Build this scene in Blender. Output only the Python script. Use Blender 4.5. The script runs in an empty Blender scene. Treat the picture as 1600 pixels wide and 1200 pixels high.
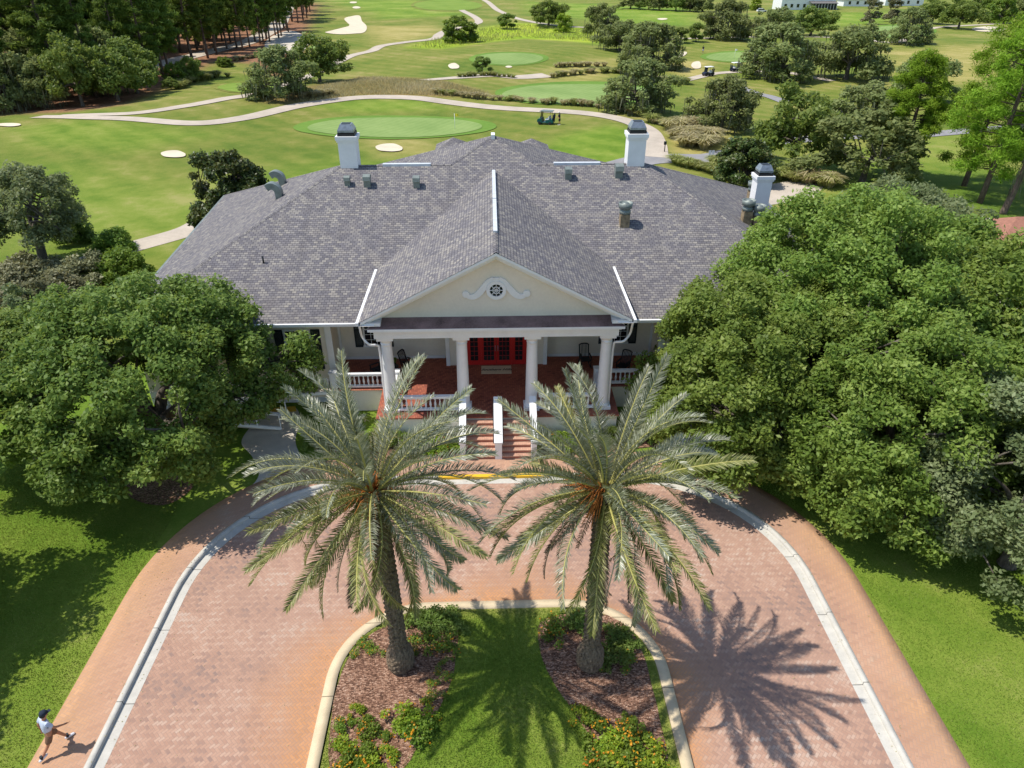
import bpy, bmesh, math, random
import numpy as np
from mathutils import Vector, Matrix
R = random.Random(11)
rng = np.random.default_rng(5)
sc = bpy.context.scene
COL = sc.collection
PI = math.pi
rad = math.radians

# ------------------------------------------------------------------ camera
FPX = 1109.0; TH = rad(31); YAW = math.atan(28 / 1109 / math.cos(TH)); CH = 21.5
C0 = np.array([-0.17, 0.0, CH])
FW = np.array([math.sin(YAW) * math.cos(TH), math.cos(YAW) * math.cos(TH), -math.sin(TH)])
RT = np.array([math.cos(YAW), -math.sin(YAW), 0.0]); UP = np.cross(RT, FW)
cam = bpy.data.cameras.new('camera'); co = bpy.data.objects.new('camera', cam); COL.objects.link(co)
cam.sensor_fit = 'HORIZONTAL'; cam.sensor_width = 36; cam.lens = 36 * FPX / 1600
cam.clip_start = 0.5; cam.clip_end = 9000
m = Matrix.Identity(4)
for r in range(3):
    m[r][0] = RT[r]; m[r][1] = UP[r]; m[r][2] = -FW[r]; m[r][3] = C0[r]
co.matrix_world = m
sc.camera = co

def smooth(a, b, x):
    t = np.clip((np.asarray(x, float) - a) / (b - a), 0, 1); return t * t * (3 - 2 * t)
# drive outline (rounded U opening towards the viewer)
DX, DA, DR, DT = -0.2, 12.15, 6.5, 26.5
def sdf_u(x, y, a, r, top):
    # signed distance to a rounded U (negative inside), infinite towards -y
    qx = np.abs(np.asarray(x, float) - DX) - (a - r); qy = np.asarray(y, float) - (top - r)
    return np.minimum(np.maximum(qx, qy), 0) + np.hypot(np.maximum(qx, 0), np.maximum(qy, 0)) - r
MOUNDS = []
def hgt(x, y):
    x = np.asarray(x, float); y = np.asarray(y, float)
    s = smooth(62, 95, y)
    z = s * (.38 * np.sin(x / 19 + 1.1) * np.sin(y / 23 + .5) + .25 * np.sin(x / 11 - y / 14 + 2) + .3 * np.sin(y / 37 + x / 55))
    z = z * (1 - .5 * smooth(250, 420, y))
    for (mx, my, mr, ma) in MOUNDS:
        z = z + ma * np.exp(-((x - mx) ** 2 + (y - my) ** 2) / (mr * mr))
    return z + .1 * smooth(.9, 2.1, sdf_u(x, y, DA, DR, DT))
def ray(px, py): return FW * FPX + RT * (px - 800) - UP * (py - 600)
def onz(px, py, z=0.0):
    d = ray(px, py); return C0 + d * ((z - CH) / d[2])
def ony(px, py, y):
    d = ray(px, py); return C0 + d * (y / d[1])
def onplane(px, py, p, n):
    d = ray(px, py); p = np.array(p, float); n = np.array(n, float)
    return C0 + d * (np.dot(p - C0, n) / np.dot(d, n))
def depth(p): return float((np.array(p) - C0) @ FW)
def G(px, py):
    z = 0.1
    for _ in range(12):
        p = onz(px, py, z); z = .5 * z + .5 * float(hgt(p[0], p[1]))
    p = onz(px, py, z); return Vector((p[0], p[1], float(hgt(p[0], p[1]))))
for (px, py, r_, a_) in [(1480, 72, 22, 1.6), (1440, 100, 18, 1.0), (900, 175, 16, .7), (960, 215, 12, .8), (620, 150, 22, .8),
                         (400, 150, 14, .8), (700, 150, 14, .5), (330, 175, 16, .6), (880, 90, 22, 1.2), (640, 85, 26, 1.2), (790, 70, 20, 1.0), (100, 215, 18, .6),
                         (560, 60, 30, 1.0), (1060, 75, 20, .9), (1010, 60, 24, .8), (470, 220, 10, .5)]:
    p = onz(px, py, 0.2); MOUNDS.append((p[0], p[1], r_, a_))

# ------------------------------------------------------------------ object helpers
def link(o, parent=None):
    COL.objects.link(o)
    if parent is not None: o.parent = parent
    return o
def tag(o, label=None, cat=None, group=None, kind=None):
    if label: o['label'] = label
    if cat: o['category'] = cat
    if group: o['group'] = group
    if kind: o['kind'] = kind
    return o
def thing(name, loc, label, cat, group=None, rz=0.0):
    o = bpy.data.objects.new(name, None); o.empty_display_size = .3
    o.location = loc; o.rotation_euler = (0, 0, rz); link(o)
    return tag(o, label, cat, group)
def kids(o): return [c for c in COL.objects if c.parent == o]
KIDS = {}
def tree_copy(o, parent=None):
    c = o.copy(); COL.objects.link(c)
    if parent is not None: c.parent = parent
    for ch in (KIDS[o.name] if o.name in KIDS else kids(o)): tree_copy(ch, c)
    return c
def remember(o):
    KIDS[o.name] = kids(o)
    for k in KIDS[o.name]: remember(k)

class MB:
    """collects geometry of ONE mesh object"""
    def __init__(s): s.v = []; s.f = []; s.m = []; s.sm = []; s.uv = {}
    def face(s, pts, mi=0, smooth=False, uv=None):
        b = len(s.v); s.v += [tuple(map(float, p)) for p in pts]; s.f.append(tuple(range(b, b + len(pts)))); s.m.append(mi); s.sm.append(smooth)
        if uv is not None: s.uv[len(s.f) - 1] = uv
    def plane(s, pts, mi=0):
        """planar polygon with UVs in metres: u level, v up the slope"""
        P = [Vector(p) for p in pts]; n = Vector((0, 0, 0))
        for i in range(len(P)): n += P[i].cross(P[(i + 1) % len(P)])
        n.normalize()
        if n.z < 0: P.reverse(); n = -n
        u = Vector((0, 0, 1)).cross(n)
        u = Vector((1, 0, 0)) if u.length < 1e-4 else u.normalized()
        v = n.cross(u)
        s.face(P, mi, uv=[(p.dot(u), p.dot(v)) for p in P])
    def box(s, x0, x1, y0, y1, z0, z1, mi=0, T=None):
        c = [(x0, y0, z0), (x1, y0, z0), (x1, y1, z0), (x0, y1, z0), (x0, y0, z1), (x1, y0, z1), (x1, y1, z1), (x0, y1, z1)]
        if T is not None: c = [T @ Vector(p) for p in c]
        b = len(s.v); s.v += [tuple(p) for p in c]
        for q in ((3, 2, 1, 0), (4, 5, 6, 7), (0, 1, 5, 4), (1, 2, 6, 5), (2, 3, 7, 6), (3, 0, 4, 7)):
            s.f.append(tuple(b + i for i in q)); s.m.append(mi); s.sm.append(False)
    def bar(s, p, q, w, h=None, mi=0, up=(0, 0, 1)):
        p = Vector(p); q = Vector(q); h = h or w; d = q - p; L = d.length
        if L < 1e-6: return
        d.normalize(); u = Vector(up)
        if abs(d.dot(u)) > .98: u = Vector((1, 0, 0))
        r = d.cross(u).normalized(); t = r.cross(d)
        T = Matrix(((r.x, d.x, t.x, p.x), (r.y, d.y, t.y, p.y), (r.z, d.z, t.z, p.z), (0, 0, 0, 1)))
        s.box(-w / 2, w / 2, 0, L, -h / 2, h / 2, mi, T)
    def rings(s, rs, mi=0, smooth=True, close=True, cap=(True, True)):
        b = len(s.v); n = len(rs[0])
        for r_ in rs: s.v += [tuple(map(float, p)) for p in r_]
        for i in range(len(rs) - 1):
            for k in range(n if close else n - 1):
                a = b + i * n + k; c = b + i * n + (k + 1) % n
                s.f.append((a, c, c + n, a + n)); s.m.append(mi); s.sm.append(smooth)
        if close and cap[0]: s.f.append(tuple(b + k for k in reversed(range(n)))); s.m.append(mi); s.sm.append(False)
        if close and cap[1]: s.f.append(tuple(b + (len(rs) - 1) * n + k for k in range(n))); s.m.append(mi); s.sm.append(False)
    def lathe(s, c, prof, n=16, mi=0, sq=False):
        c = Vector(c)
        s.rings([[c + Vector((r_ * math.cos(2 * PI * (k + (.5 if sq else 0)) / n), r_ * math.sin(2 * PI * (k + (.5 if sq else 0)) / n), z)) for k in range(n)] for r_, z in prof], mi, not sq)
    def tube(s, pts, rr, n=8, mi=0):
        pts = [Vector(p) for p in pts]
        if not isinstance(rr, (list, tuple)): rr = [rr] * len(pts)
        rs = []; u = None
        for i, p in enumerate(pts):
            d = (pts[min(i + 1, len(pts) - 1)] - pts[max(i - 1, 0)])
            d = d.normalized() if d.length > 1e-9 else Vector((0, 0, 1))
            if u is None:
                u = Vector((1, 0, 0)) if abs(d.x) < .8 else Vector((0, 1, 0))
            u = (u - d * u.dot(d)).normalized(); w = d.cross(u)
            rs.append([p + (u * math.cos(2 * PI * k / n) + w * math.sin(2 * PI * k / n)) * rr[i] for k in range(n)])
        s.rings(rs, mi)
    def ball(s, c, rx, ry=None, rz=None, n=12, mi=0, T=None):
        ry = ry or rx; rz = rz or rx; c = Vector(c); rs = []
        for i in range(n // 2 + 1):
            a = PI * max(.02, min(.98, i / (n // 2))) - PI / 2
            ring = [Vector((rx * math.cos(a) * math.cos(2 * PI * k / n), ry * math.cos(a) * math.sin(2 * PI * k / n), rz * math.sin(a))) for k in range(n)]
            if T is not None: ring = [T @ p for p in ring]
            rs.append([c + p for p in ring])
        s.rings(rs, mi)
    def prism(s, pts, d, mi=0):
        """extrude polygon pts by vector d"""
        d = Vector(d); P = [Vector(p) for p in pts]; Q = [p + d for p in P]; n = len(P); b = len(s.v)
        s.v += [tuple(p) for p in P + Q]
        s.f.append(tuple(b + i for i in reversed(range(n)))); s.f.append(tuple(b + n + i for i in range(n)))
        for i in range(n): s.f.append((b + i, b + (i + 1) % n, b + n + (i + 1) % n, b + n + i))
        s.m += [mi] * (n + 2); s.sm += [False] * (n + 2)
    def mesh(s, name, mats, off=(0, 0, 0)):
        me = bpy.data.meshes.new(name); ox, oy, oz = off
        me.from_pydata([(x - ox, y - oy, z - oz) for x, y, z in s.v], [], s.f)
        for mt in (mats if isinstance(mats, (list, tuple)) else [mats]): me.materials.append(mt)
        me.polygons.foreach_set('material_index', s.m); me.polygons.foreach_set('use_smooth', s.sm)
        if s.uv:
            ul = me.uv_layers.new(name='UVMap')
            for fi, uv in s.uv.items():
                for li, q in zip(me.polygons[fi].loop_indices, uv): ul.data[li].uv = q
        me.update(); return me
    def build(s, name, mats, parent=None, root=None):
        """mesh built in world coordinates; parented under a thing whose location is subtracted"""
        rt = root
        if rt is None and parent is not None:
            rt = parent
            while rt.parent is not None: rt = rt.parent
        off = tuple(rt.location) if rt is not None else (0, 0, 0)
        o = bpy.data.objects.new(name, s.mesh(name, mats, off)); return link(o, parent)
    def local(s, name, mats, parent=None):
        o = bpy.data.objects.new(name, s.mesh(name, mats)); return link(o, parent)

def np_mesh(name, V, F, mats, attrs=None, fattrs=None, smooth=False):
    me = bpy.data.meshes.new(name); V = np.asarray(V, np.float32); F = np.asarray(F, np.int32)
    k = F.shape[1]; me.vertices.add(len(V)); me.vertices.foreach_set('co', V.ravel())
    me.loops.add(F.size); me.loops.foreach_set('vertex_index', F.ravel())
    me.polygons.add(len(F)); me.polygons.foreach_set('loop_start', np.arange(len(F), dtype=np.int32) * k)
    try: me.polygons.foreach_set('loop_total', np.full(len(F), k, np.int32))
    except Exception: pass
    me.update(calc_edges=True)
    for nm, a in (attrs or {}).items():
        at = me.attributes.new(nm, 'FLOAT', 'POINT'); at.data.foreach_set('value', np.asarray(a, np.float32))
    for nm, a in (fattrs or {}).items():
        at = me.attributes.new(nm, 'FLOAT', 'FACE'); at.data.foreach_set('value', np.asarray(a, np.float32))
    if smooth: me.polygons.foreach_set('use_smooth', np.ones(len(F), bool))
    for mt in (mats if isinstance(mats, (list, tuple)) else [mats]): me.materials.append(mt)
    return me
def np_obj(name, me, parent=None): return link(bpy.data.objects.new(name, me), parent)

# ------------------------------------------------------------------ material helpers
def srgb(r, g, b):
    f = lambda c: (c / 255 / 12.92) if c / 255 <= .04045 else ((c / 255 + .055) / 1.055) ** 2.4
    return (f(r), f(g), f(b), 1)
class NT:
    def __init__(s, name):
        s.mat = bpy.data.materials.new(name); s.mat.use_nodes = True; s.t = s.mat.node_tree; s.t.nodes.clear()
        s.out = s.t.nodes.new('ShaderNodeOutputMaterial')
    def n(s, typ, **kw):
        x = s.t.nodes.new(typ)
        for k, v in kw.items(): setattr(x, k, v)
        return x
    def put(s, sock, v):
        if hasattr(v, 'is_output') or isinstance(v, bpy.types.NodeSocket): s.t.links.new(v, sock)
        else: sock.default_value = v
    def m(s, op, a, b=None, c=None):
        x = s.n('ShaderNodeMath', operation=op); s.put(x.inputs[0], a)
        if b is not None: s.put(x.inputs[1], b)
        if c is not None: s.put(x.inputs[2], c)
        return x.outputs[0]
    def coord(s, which='Object', scale=None, rot=None):
        o = s.n('ShaderNodeTexCoord').outputs[which]
        if scale is None and rot is None: return o
        mp = s.n('ShaderNodeMapping'); s.t.links.new(o, mp.inputs[0])
        if scale is not None: mp.inputs['Scale'].default_value = scale if isinstance(scale, (tuple, list)) else (scale,) * 3
        if rot is not None: mp.inputs['Rotation'].default_value = rot
        return mp.outputs[0]
    def noise(s, vec, scale, detail=3, rough=.55, out='Fac'):
        x = s.n('ShaderNodeTexNoise'); s.t.links.new(vec, x.inputs['Vector']); x.inputs['Scale'].default_value = scale
        x.inputs['Detail'].default_value = detail; x.inputs['Roughness'].default_value = rough
        return x.outputs[out]
    def ramp(s, fac, stops):
        x = s.n('ShaderNodeValToRGB'); s.put(x.inputs[0], fac); e = x.color_ramp.elements
        while len(e) < len(stops): e.new(.5)
        for el, (p, c) in zip(e, stops): el.position = p; el.color = c if len(c) == 4 else (*c, 1)
        return x.outputs[0]
    def mix(s, fac, a, b, blend='MIX'):
        x = s.n('ShaderNodeMix', data_type='RGBA', blend_type=blend); s.put(x.inputs[0], fac); s.put(x.inputs[6], a); s.put(x.inputs[7], b)
        return x.outputs[2]
    def attr(s, name): return s.n('ShaderNodeAttribute', attribute_name=name).outputs['Fac']
    def bump(s, hgt_, strength=.3, dist=.02):
        x = s.n('ShaderNodeBump'); s.t.links.new(hgt_, x.inputs['Height']); x.inputs['Strength'].default_value = strength; x.inputs['Distance'].default_value = dist
        return x.outputs[0]
    def bsdf(s, col, rough=.8, spec=.3, metal=0, normal=None):
        b = s.n('ShaderNodeBsdfPrincipled'); s.put(b.inputs['Base Color'], col); s.put(b.inputs['Roughness'], rough)
        b.inputs['Specular IOR Level'].default_value = spec; b.inputs['Metallic'].default_value = metal
        if normal is not None: s.t.links.new(normal, b.inputs['Normal'])
        return b.outputs[0]
    def done(s, sh): s.t.links.new(sh, s.out.inputs['Surface']); return s.mat

def paint(name, col, rough=.6, var=.08, scale=1.5, spec=.35, metal=0, bump=.0):
    t = NT(name); c = t.coord(); n1 = t.noise(c, scale, 5, .6); n2 = t.noise(c, scale * 14, 3)
    f = t.m('ADD', t.m('MULTIPLY', n1, .7), t.m('MULTIPLY', n2, .3))
    d = tuple(max(0, x * (1 - var * 2.2)) for x in col[:3]); l = tuple(min(1, x * (1 + var)) for x in col[:3])
    return t.done(t.bsdf(t.ramp(f, [(.3, d), (.65, l)]), rough, spec, metal, t.bump(n2, bump, .01) if bump else None))

def leafmat(name, dark, mid, light, trans=.3, rough=.5, spec=.25):
    t = NT(name); c = t.ramp(t.attr('tint'), [(0, dark), (.5, mid), (1, light)])
    oi = t.n('ShaderNodeObjectInfo').outputs['Random']
    hs = t.n('ShaderNodeHueSaturation'); t.t.links.new(c, hs.inputs['Color'])
    t.put(hs.inputs['Value'], t.m('ADD', .86, t.m('MULTIPLY', oi, .28))); t.put(hs.inputs['Hue'], t.m('ADD', .49, t.m('MULTIPLY', oi, .02)))
    c = hs.outputs[0]; b = t.bsdf(c, rough, spec)
    tr = t.n('ShaderNodeBsdfTranslucent'); t.t.links.new(t.mix(.35, c, (light[0] * 1.3, light[1] * 1.25, light[2] * .7, 1)), tr.inputs['Color'])
    mx = t.n('ShaderNodeMixShader'); mx.inputs[0].default_value = trans
    t.t.links.new(b, mx.inputs[1]); t.t.links.new(tr.outputs[0], mx.inputs[2])
    return t.done(mx.outputs[0])

def herringbone(name, w, cols, stain, mortar, rot=rad(45)):
    """brick pavers two by one in herringbone, an iron stain by the 'stain' attribute"""
    t = NT(name); c = t.coord('Object', 1.0 / w, (0, 0, rot)); s = t.n('ShaderNodeSeparateXYZ'); t.t.links.new(c, s.inputs[0])
    x, y = s.outputs[0], s.outputs[1]
    i = t.m('FLOOR', x); j = t.m('FLOOR', y); fx = t.m('SUBTRACT', x, i); fy = t.m('SUBTRACT', y, j)
    a = t.m('FLOORED_MODULO', t.m('ADD', t.m('SUBTRACT', i, j), .01), 4.0); a = t.m('FLOOR', a)
    def eq(k): return t.m('COMPARE', a, float(k), .3)
    e0, e1, e2, e3 = eq(0), eq(1), eq(2), eq(3)
    idx = t.m('SUBTRACT', i, e1); idy = t.m('SUBTRACT', j, e2); vert = t.m('ADD', e2, e3)
    gx, gy = t.m('SUBTRACT', 1.0, fx), t.m('SUBTRACT', 1.0, fy); mx, my = t.m('MINIMUM', fx, gx), t.m('MINIMUM', fy, gy)
    hz = t.m('ADD', t.m('MULTIPLY', e0, fx), t.m('MULTIPLY', e1, gx)); vt = t.m('ADD', t.m('MULTIPLY', e3, fy), t.m('MULTIPLY', e2, gy))
    hor = t.m('SUBTRACT', 1.0, vert)
    d = t.m('ADD', t.m('MULTIPLY', hor, t.m('MINIMUM', my, hz)), t.m('MULTIPLY', vert, t.m('MINIMUM', mx, vt)))
    cx = t.n('ShaderNodeCombineXYZ'); t.put(cx.inputs[0], idx); t.put(cx.inputs[1], idy); t.put(cx.inputs[2], vert)
    wn = t.n('ShaderNodeTexWhiteNoise', noise_dimensions='3D'); t.t.links.new(cx.outputs[0], wn.inputs['Vector'])
    oc = t.coord(); big = t.noise(oc, .35, 4, .6); fine = t.noise(oc, 40, 2)
    f = t.m('ADD', t.m('ADD', t.m('MULTIPLY', wn.outputs[0], .36), t.m('MULTIPLY', vert, .12)), t.m('ADD', .22, t.m('MULTIPLY', t.m('SUBTRACT', big, .5), 1.5)))
    base = t.ramp(f, cols)
    st = t.m('MULTIPLY', t.attr('stain'), t.ramp(t.noise(oc, .8, 5, .65), [(.25, (.35,) * 3), (.6, (1,) * 3)]))
    base = t.mix(st, base, t.mix(wn.outputs[0], stain, tuple(q * .72 for q in stain[:3]) + (1,)))
    base = t.mix(t.m('MULTIPLY', fine, .35), base, tuple(q * .55 for q in mortar[:3]) + (1,))
    base = t.mix(t.ramp(t.noise(oc, .13, 3, .6), [(.45, (0,) * 3), (.75, (.35,) * 3)]), base, mortar)
    spot = t.noise(oc, 1.7, 3, .5); base = t.mix(t.ramp(spot, [(.66, (0,) * 3), (.74, (.3,) * 3)]), base, tuple(q * .4 for q in mortar[:3]) + (1,))
    k = t.m('SMOOTH_MIN', t.m('MULTIPLY', d, 9), 1.0, .2)
    col = t.mix(k, mortar, base)
    return t.done(t.bsdf(col, .85, .25, 0, t.bump(k, .35, .01)))

def shingles(name):
    t = NT(name); uv = t.n('ShaderNodeTexCoord').outputs['UV']
    b = t.n('ShaderNodeTexBrick', offset=.5, squash=1); t.t.links.new(uv, b.inputs['Vector'])
    b.inputs['Color1'].default_value = (0, 0, 0, 1); b.inputs['Color2'].default_value = (1, 1, 1, 1); b.inputs['Mortar'].default_value = (.5, .5, .5, 1)
    b.inputs['Scale'].default_value = 1; b.inputs['Mortar Size'].default_value = .012; b.inputs['Mortar Smooth'].default_value = .3
    b.inputs['Brick Width'].default_value = .26; b.inputs['Row Height'].default_value = .165; b.inputs['Bias'].default_value = 0
    big = t.noise(uv, .55, 4, .6); mid = t.noise(uv, 3.2, 2, .5); hue = t.noise(uv, .9, 3, .6)
    f = t.m('ADD', t.m('MULTIPLY', b.outputs['Color'], .55), t.m('ADD', t.m('MULTIPLY', big, .35), t.m('MULTIPLY', mid, .28)))
    col = t.ramp(f, [(.18, srgb(90, 88, 92)), (.48, srgb(111, 108, 111)), (.72, srgb(129, 125, 122)), (.97, srgb(154, 148, 137))])
    col = t.mix(t.ramp(hue, [(.45, (0,) * 3), (.7, (.45,) * 3)]), col, srgb(122, 116, 112))
    mp = t.n('ShaderNodeMapping'); t.t.links.new(uv, mp.inputs[0]); mp.inputs['Scale'].default_value = (1, .12, 1)
    streak = t.noise(mp.outputs[0], 1.6, 3, .6)
    col = t.mix(t.ramp(streak, [(.48, (0,) * 3), (.75, (.42,) * 3)]), col, srgb(90, 87, 88))
    col = t.mix(b.outputs['Fac'], col, srgb(58, 56, 62))
    sx = t.n('ShaderNodeSeparateXYZ'); t.t.links.new(uv, sx.inputs[0])
    step = t.m('FRACT', t.m('DIVIDE', sx.outputs[1], .165))
    hh = t.m('SUBTRACT', t.m('MULTIPLY', step, -.6), b.outputs['Fac'])
    return t.done(t.bsdf(col, .9, .2, 0, t.bump(t.m('ADD', hh, t.m('MULTIPLY', t.noise(uv, 60, 2), .3)), .5, .012)))

M = {}
M['shingle'] = shingles('roof_shingles')
M['white'] = paint('white_paint', (.80, .80, .79), .5, .04)
M['cream'] = paint('cream_stucco', srgb(230, 221, 204), .85, .05, .6, .2, 0, .1)
M['siding'] = paint('pale_siding', srgb(222, 218, 206), .7, .04)
M['black'] = paint('black_paint', (.016, .018, .022), .45, .2)
M['darkgreen'] = paint('dark_shutter', (.018, .026, .03), .5, .2)
M['red'] = paint('red_door_paint', srgb(190, 40, 38), .4, .06)
M['copper'] = paint('weathered_copper', srgb(122, 102, 102), .45, .3, .9, .5, .2)
M['galv'] = paint('grey_green_metal', srgb(126, 134, 128), .5, .15, 4, .5, .3)
M['steel'] = paint('dark_steel', srgb(140, 148, 156), .35, .2, 4, .5, .45)
M['rust'] = paint('tan_rusty_metal', srgb(150, 132, 104), .6, .3, 5)
M['concrete'] = paint('concrete', srgb(196, 186, 170), .9, .09, 1.2, .2, 0, .15)
M['kerb'] = paint('kerb_concrete', srgb(206, 202, 192), .9, .1, 2.5, .2, 0, .15)
M['tan_kerb'] = paint('tan_kerb_concrete', srgb(212, 190, 152), .9, .1, 2, .2, 0, .15)
M['pathc'] = paint('cart_path_concrete', srgb(182, 170, 154), .92, .1, .35, .15)
M['asphalt'] = paint('grey_asphalt', srgb(140, 138, 138), .9, .1, .5, .2)
M['yellow'] = paint('yellow_kerb_paint', srgb(226, 178, 42), .6, .08)
M['sand'] = paint('bunker_sand', srgb(206, 194, 170), .95, .08, .5, .1)
def turfmat(name, a, b, rot, sc_=.28):
    t = NT(name); c = t.coord('Object', None, (0, 0, rot)); w_ = t.n('ShaderNodeTexWave', wave_type='BANDS'); t.t.links.new(c, w_.inputs['Vector'])
    w_.inputs['Scale'].default_value = sc_; w_.inputs['Distortion'].default_value = .6; w_.inputs['Detail'].default_value = 1; w_.inputs['Detail Scale'].default_value = .5
    n1 = t.noise(c, .12, 4, .6); n2 = t.noise(c, 1.5, 5, .65)
    f = t.m('ADD', t.m('MULTIPLY', w_.outputs['Fac'], .07), t.m('ADD', t.m('MULTIPLY', n1, .65), t.m('MULTIPLY', n2, .3)))
    return t.done(t.bsdf(t.ramp(f, [(.3, a), (.72, b)]), .92, .1))
M['putting'] = turfmat('putting_green_turf', srgb(104, 130, 68), srgb(138, 156, 94), .5)
M['collar'] = turfmat('green_collar_turf', srgb(84, 118, 44), srgb(112, 140, 60), 1.1)
M['teegrass'] = turfmat('tee_turf', srgb(98, 126, 44), srgb(128, 146, 66), 0)
M['tile'] = paint('red_clay_tile', srgb(150, 104, 86), .8, .15, 5)
M['skin'] = paint('skin', srgb(176, 124, 96), .5, .04)
M['shirt'] = paint('pale_blue_cloth', srgb(186, 196, 216), .85, .08, 6)
M['shorts'] = paint('brown_cloth', srgb(122, 92, 72), .9, .08, 8)
M['navy'] = paint('navy_cloth', srgb(34, 44, 58), .85, .1)
M['shoe'] = paint('white_shoe', (.74, .74, .75), .6, .04)
M['rubber'] = paint('black_rubber', (.02, .02, .021), .7, .1)
M['teal'] = paint('teal_cart_paint', srgb(18, 84, 84), .3, .05)
M['navycart'] = paint('navy_cart_paint', srgb(26, 32, 52), .3, .05)
M['mat'] = paint('pale_doormat_fibre', srgb(214, 204, 172), .95, .06, 6)
M['hair'] = paint('dark_hair', (.02, .014, .01), .6, .1)
M['flag'] = paint('flag_cloth', srgb(226, 210, 60), .8, .03)
M['water'] = paint('pool_water', srgb(70, 150, 170), .08, .05, 1, .6)
M['roofdark'] = paint('grey_house_roof', srgb(110, 106, 104), .9, .1)
t = NT('window_glass'); M['glass'] = t.done(t.bsdf((.012, .016, .02, 1), .08, .6))
def barkmat(name, a, b, sc_=9):
    t = NT(name); c = t.coord('Object', (1, 1, .3)); n = t.noise(c, sc_, 6, .65)
    return t.done(t.bsdf(t.ramp(n, [(.3, a), (.7, b)]), .95, .1, 0, t.bump(n, .6, .04)))
M['bark'] = barkmat('oak_bark', (.05, .04, .03), (.2, .175, .145))
M['pinebark'] = barkmat('pine_bark', (.06, .045, .035), (.2, .15, .12))
M['palmbark'] = barkmat('palm_bark', srgb(62, 52, 44), srgb(138, 122, 102), 14)
M['oakleaf'] = leafmat('oak_leaves', (.08, .142, .024), (.19, .28, .052), (.37, .46, .12), .44, .5, .2)
M['oakdark'] = leafmat('dark_oak_leaves', (.068, .112, .022), (.15, .22, .042), (.29, .355, .095), .42, .5, .2)
M['oakgrey'] = leafmat('grey_oak_leaves', (.09, .13, .05), (.185, .235, .1), (.34, .385, .2), .4, .5, .2)
M['oakfar'] = leafmat('far_oak_leaves', (.105, .14, .05), (.2, .245, .085), (.34, .37, .16), .4, .6, .1)
M['moss'] = leafmat('hanging_moss', (.09, .1, .06), (.14, .15, .09), (.2, .21, .14), .3, .8, .05)
M['magnolia'] = leafmat('magnolia_leaves', (.03, .058, .012), (.068, .11, .022), (.17, .16, .06), .25, .4, .3)
M['pineleaf'] = leafmat('pine_needles', (.055, .1, .02), (.115, .185, .03), (.22, .29, .06), .38, .6, .12)
M['pinelight'] = leafmat('light_pine_needles', (.1, .19, .014), (.2, .33, .026), (.34, .46, .06), .4, .6, .12)
M['shrub'] = leafmat('shrub_leaves', (.065, .12, .014), (.14, .225, .026), (.27, .35, .055), .4)
M['limeshrub'] = leafmat('lime_shrub_leaves', (.11, .19, .012), (.22, .33, .024), (.38, .43, .05), .4)
M['flower'] = leafmat('orange_flowers', (.42, .13, .012), (.6, .26, .015), (.7, .42, .03), .2)
M['scrub'] = leafmat('scrub_leaves', (.13, .14, .065), (.23, .23, .115), (.34, .32, .19), .3)
M['reed'] = leafmat('fountain_grass', (.28, .26, .11), (.44, .39, .2), (.6, .53, .34), .45)
M['reedgreen'] = leafmat('green_fountain_grass', (.17, .21, .05), (.3, .33, .09), (.45, .44, .18), .45)
M['frond'] = leafmat('palm_fronds', (.095, .112, .052), (.205, .222, .135), (.4, .405, .31), .22, .36, .5)
M['frondyel'] = leafmat('yellow_green_fronds', (.085, .1, .02), (.19, .195, .055), (.34, .32, .14), .26, .45, .35)
M['frondold'] = leafmat('dead_fronds', (.07, .05, .035), (.13, .1, .075), (.22, .18, .14), .15, .8, .1)
M['rachis'] = paint('frond_stalk', srgb(178, 172, 100), .5, .1)
M['fruit'] = paint('orange_fruit_stalk', srgb(180, 108, 46), .7, .2, 6)
# ------------------------------------------------------------------ world, sun
w = bpy.data.worlds.new('World'); sc.world = w; w.use_nodes = True
nt = w.node_tree; bg = nt.nodes['Background']; sky = nt.nodes.new('ShaderNodeTexSky'); sky.sky_type = 'NISHITA'; sky.sun_disc = False
EL = 61.5
sky.sun_elevation = rad(EL); sky.sun_rotation = rad(270); sky.air_density = 1.0; sky.dust_density = .6
nt.links.new(sky.outputs[0], bg.inputs[0]); bg.inputs[1].default_value = .15
sl = bpy.data.lights.new('sun', 'SUN'); sl.energy = 4.2; sl.angle = rad(.53); sl.color = (1, .95, .87)
so = bpy.data.objects.new('sun', sl); COL.objects.link(so)
so.rotation_euler = Vector((math.cos(rad(EL)), -.02, -math.sin(rad(EL)))).to_track_quat('-Z', 'Y').to_euler()
sc.view_settings.view_transform = 'Standard'; sc.view_settings.look = 'None'; sc.view_settings.exposure = .34; sc.view_settings.gamma = 1
sc.cycles.use_denoising = True; sc.cycles.max_bounces = 6; sc.cycles.diffuse_bounces = 3; sc.cycles.glossy_bounces = 2; sc.cycles.transmission_bounces = 3
sc.cycles.caustics_reflective = False; sc.cycles.caustics_refractive = False; sc.cycles.sample_clamp_indirect = 6

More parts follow.
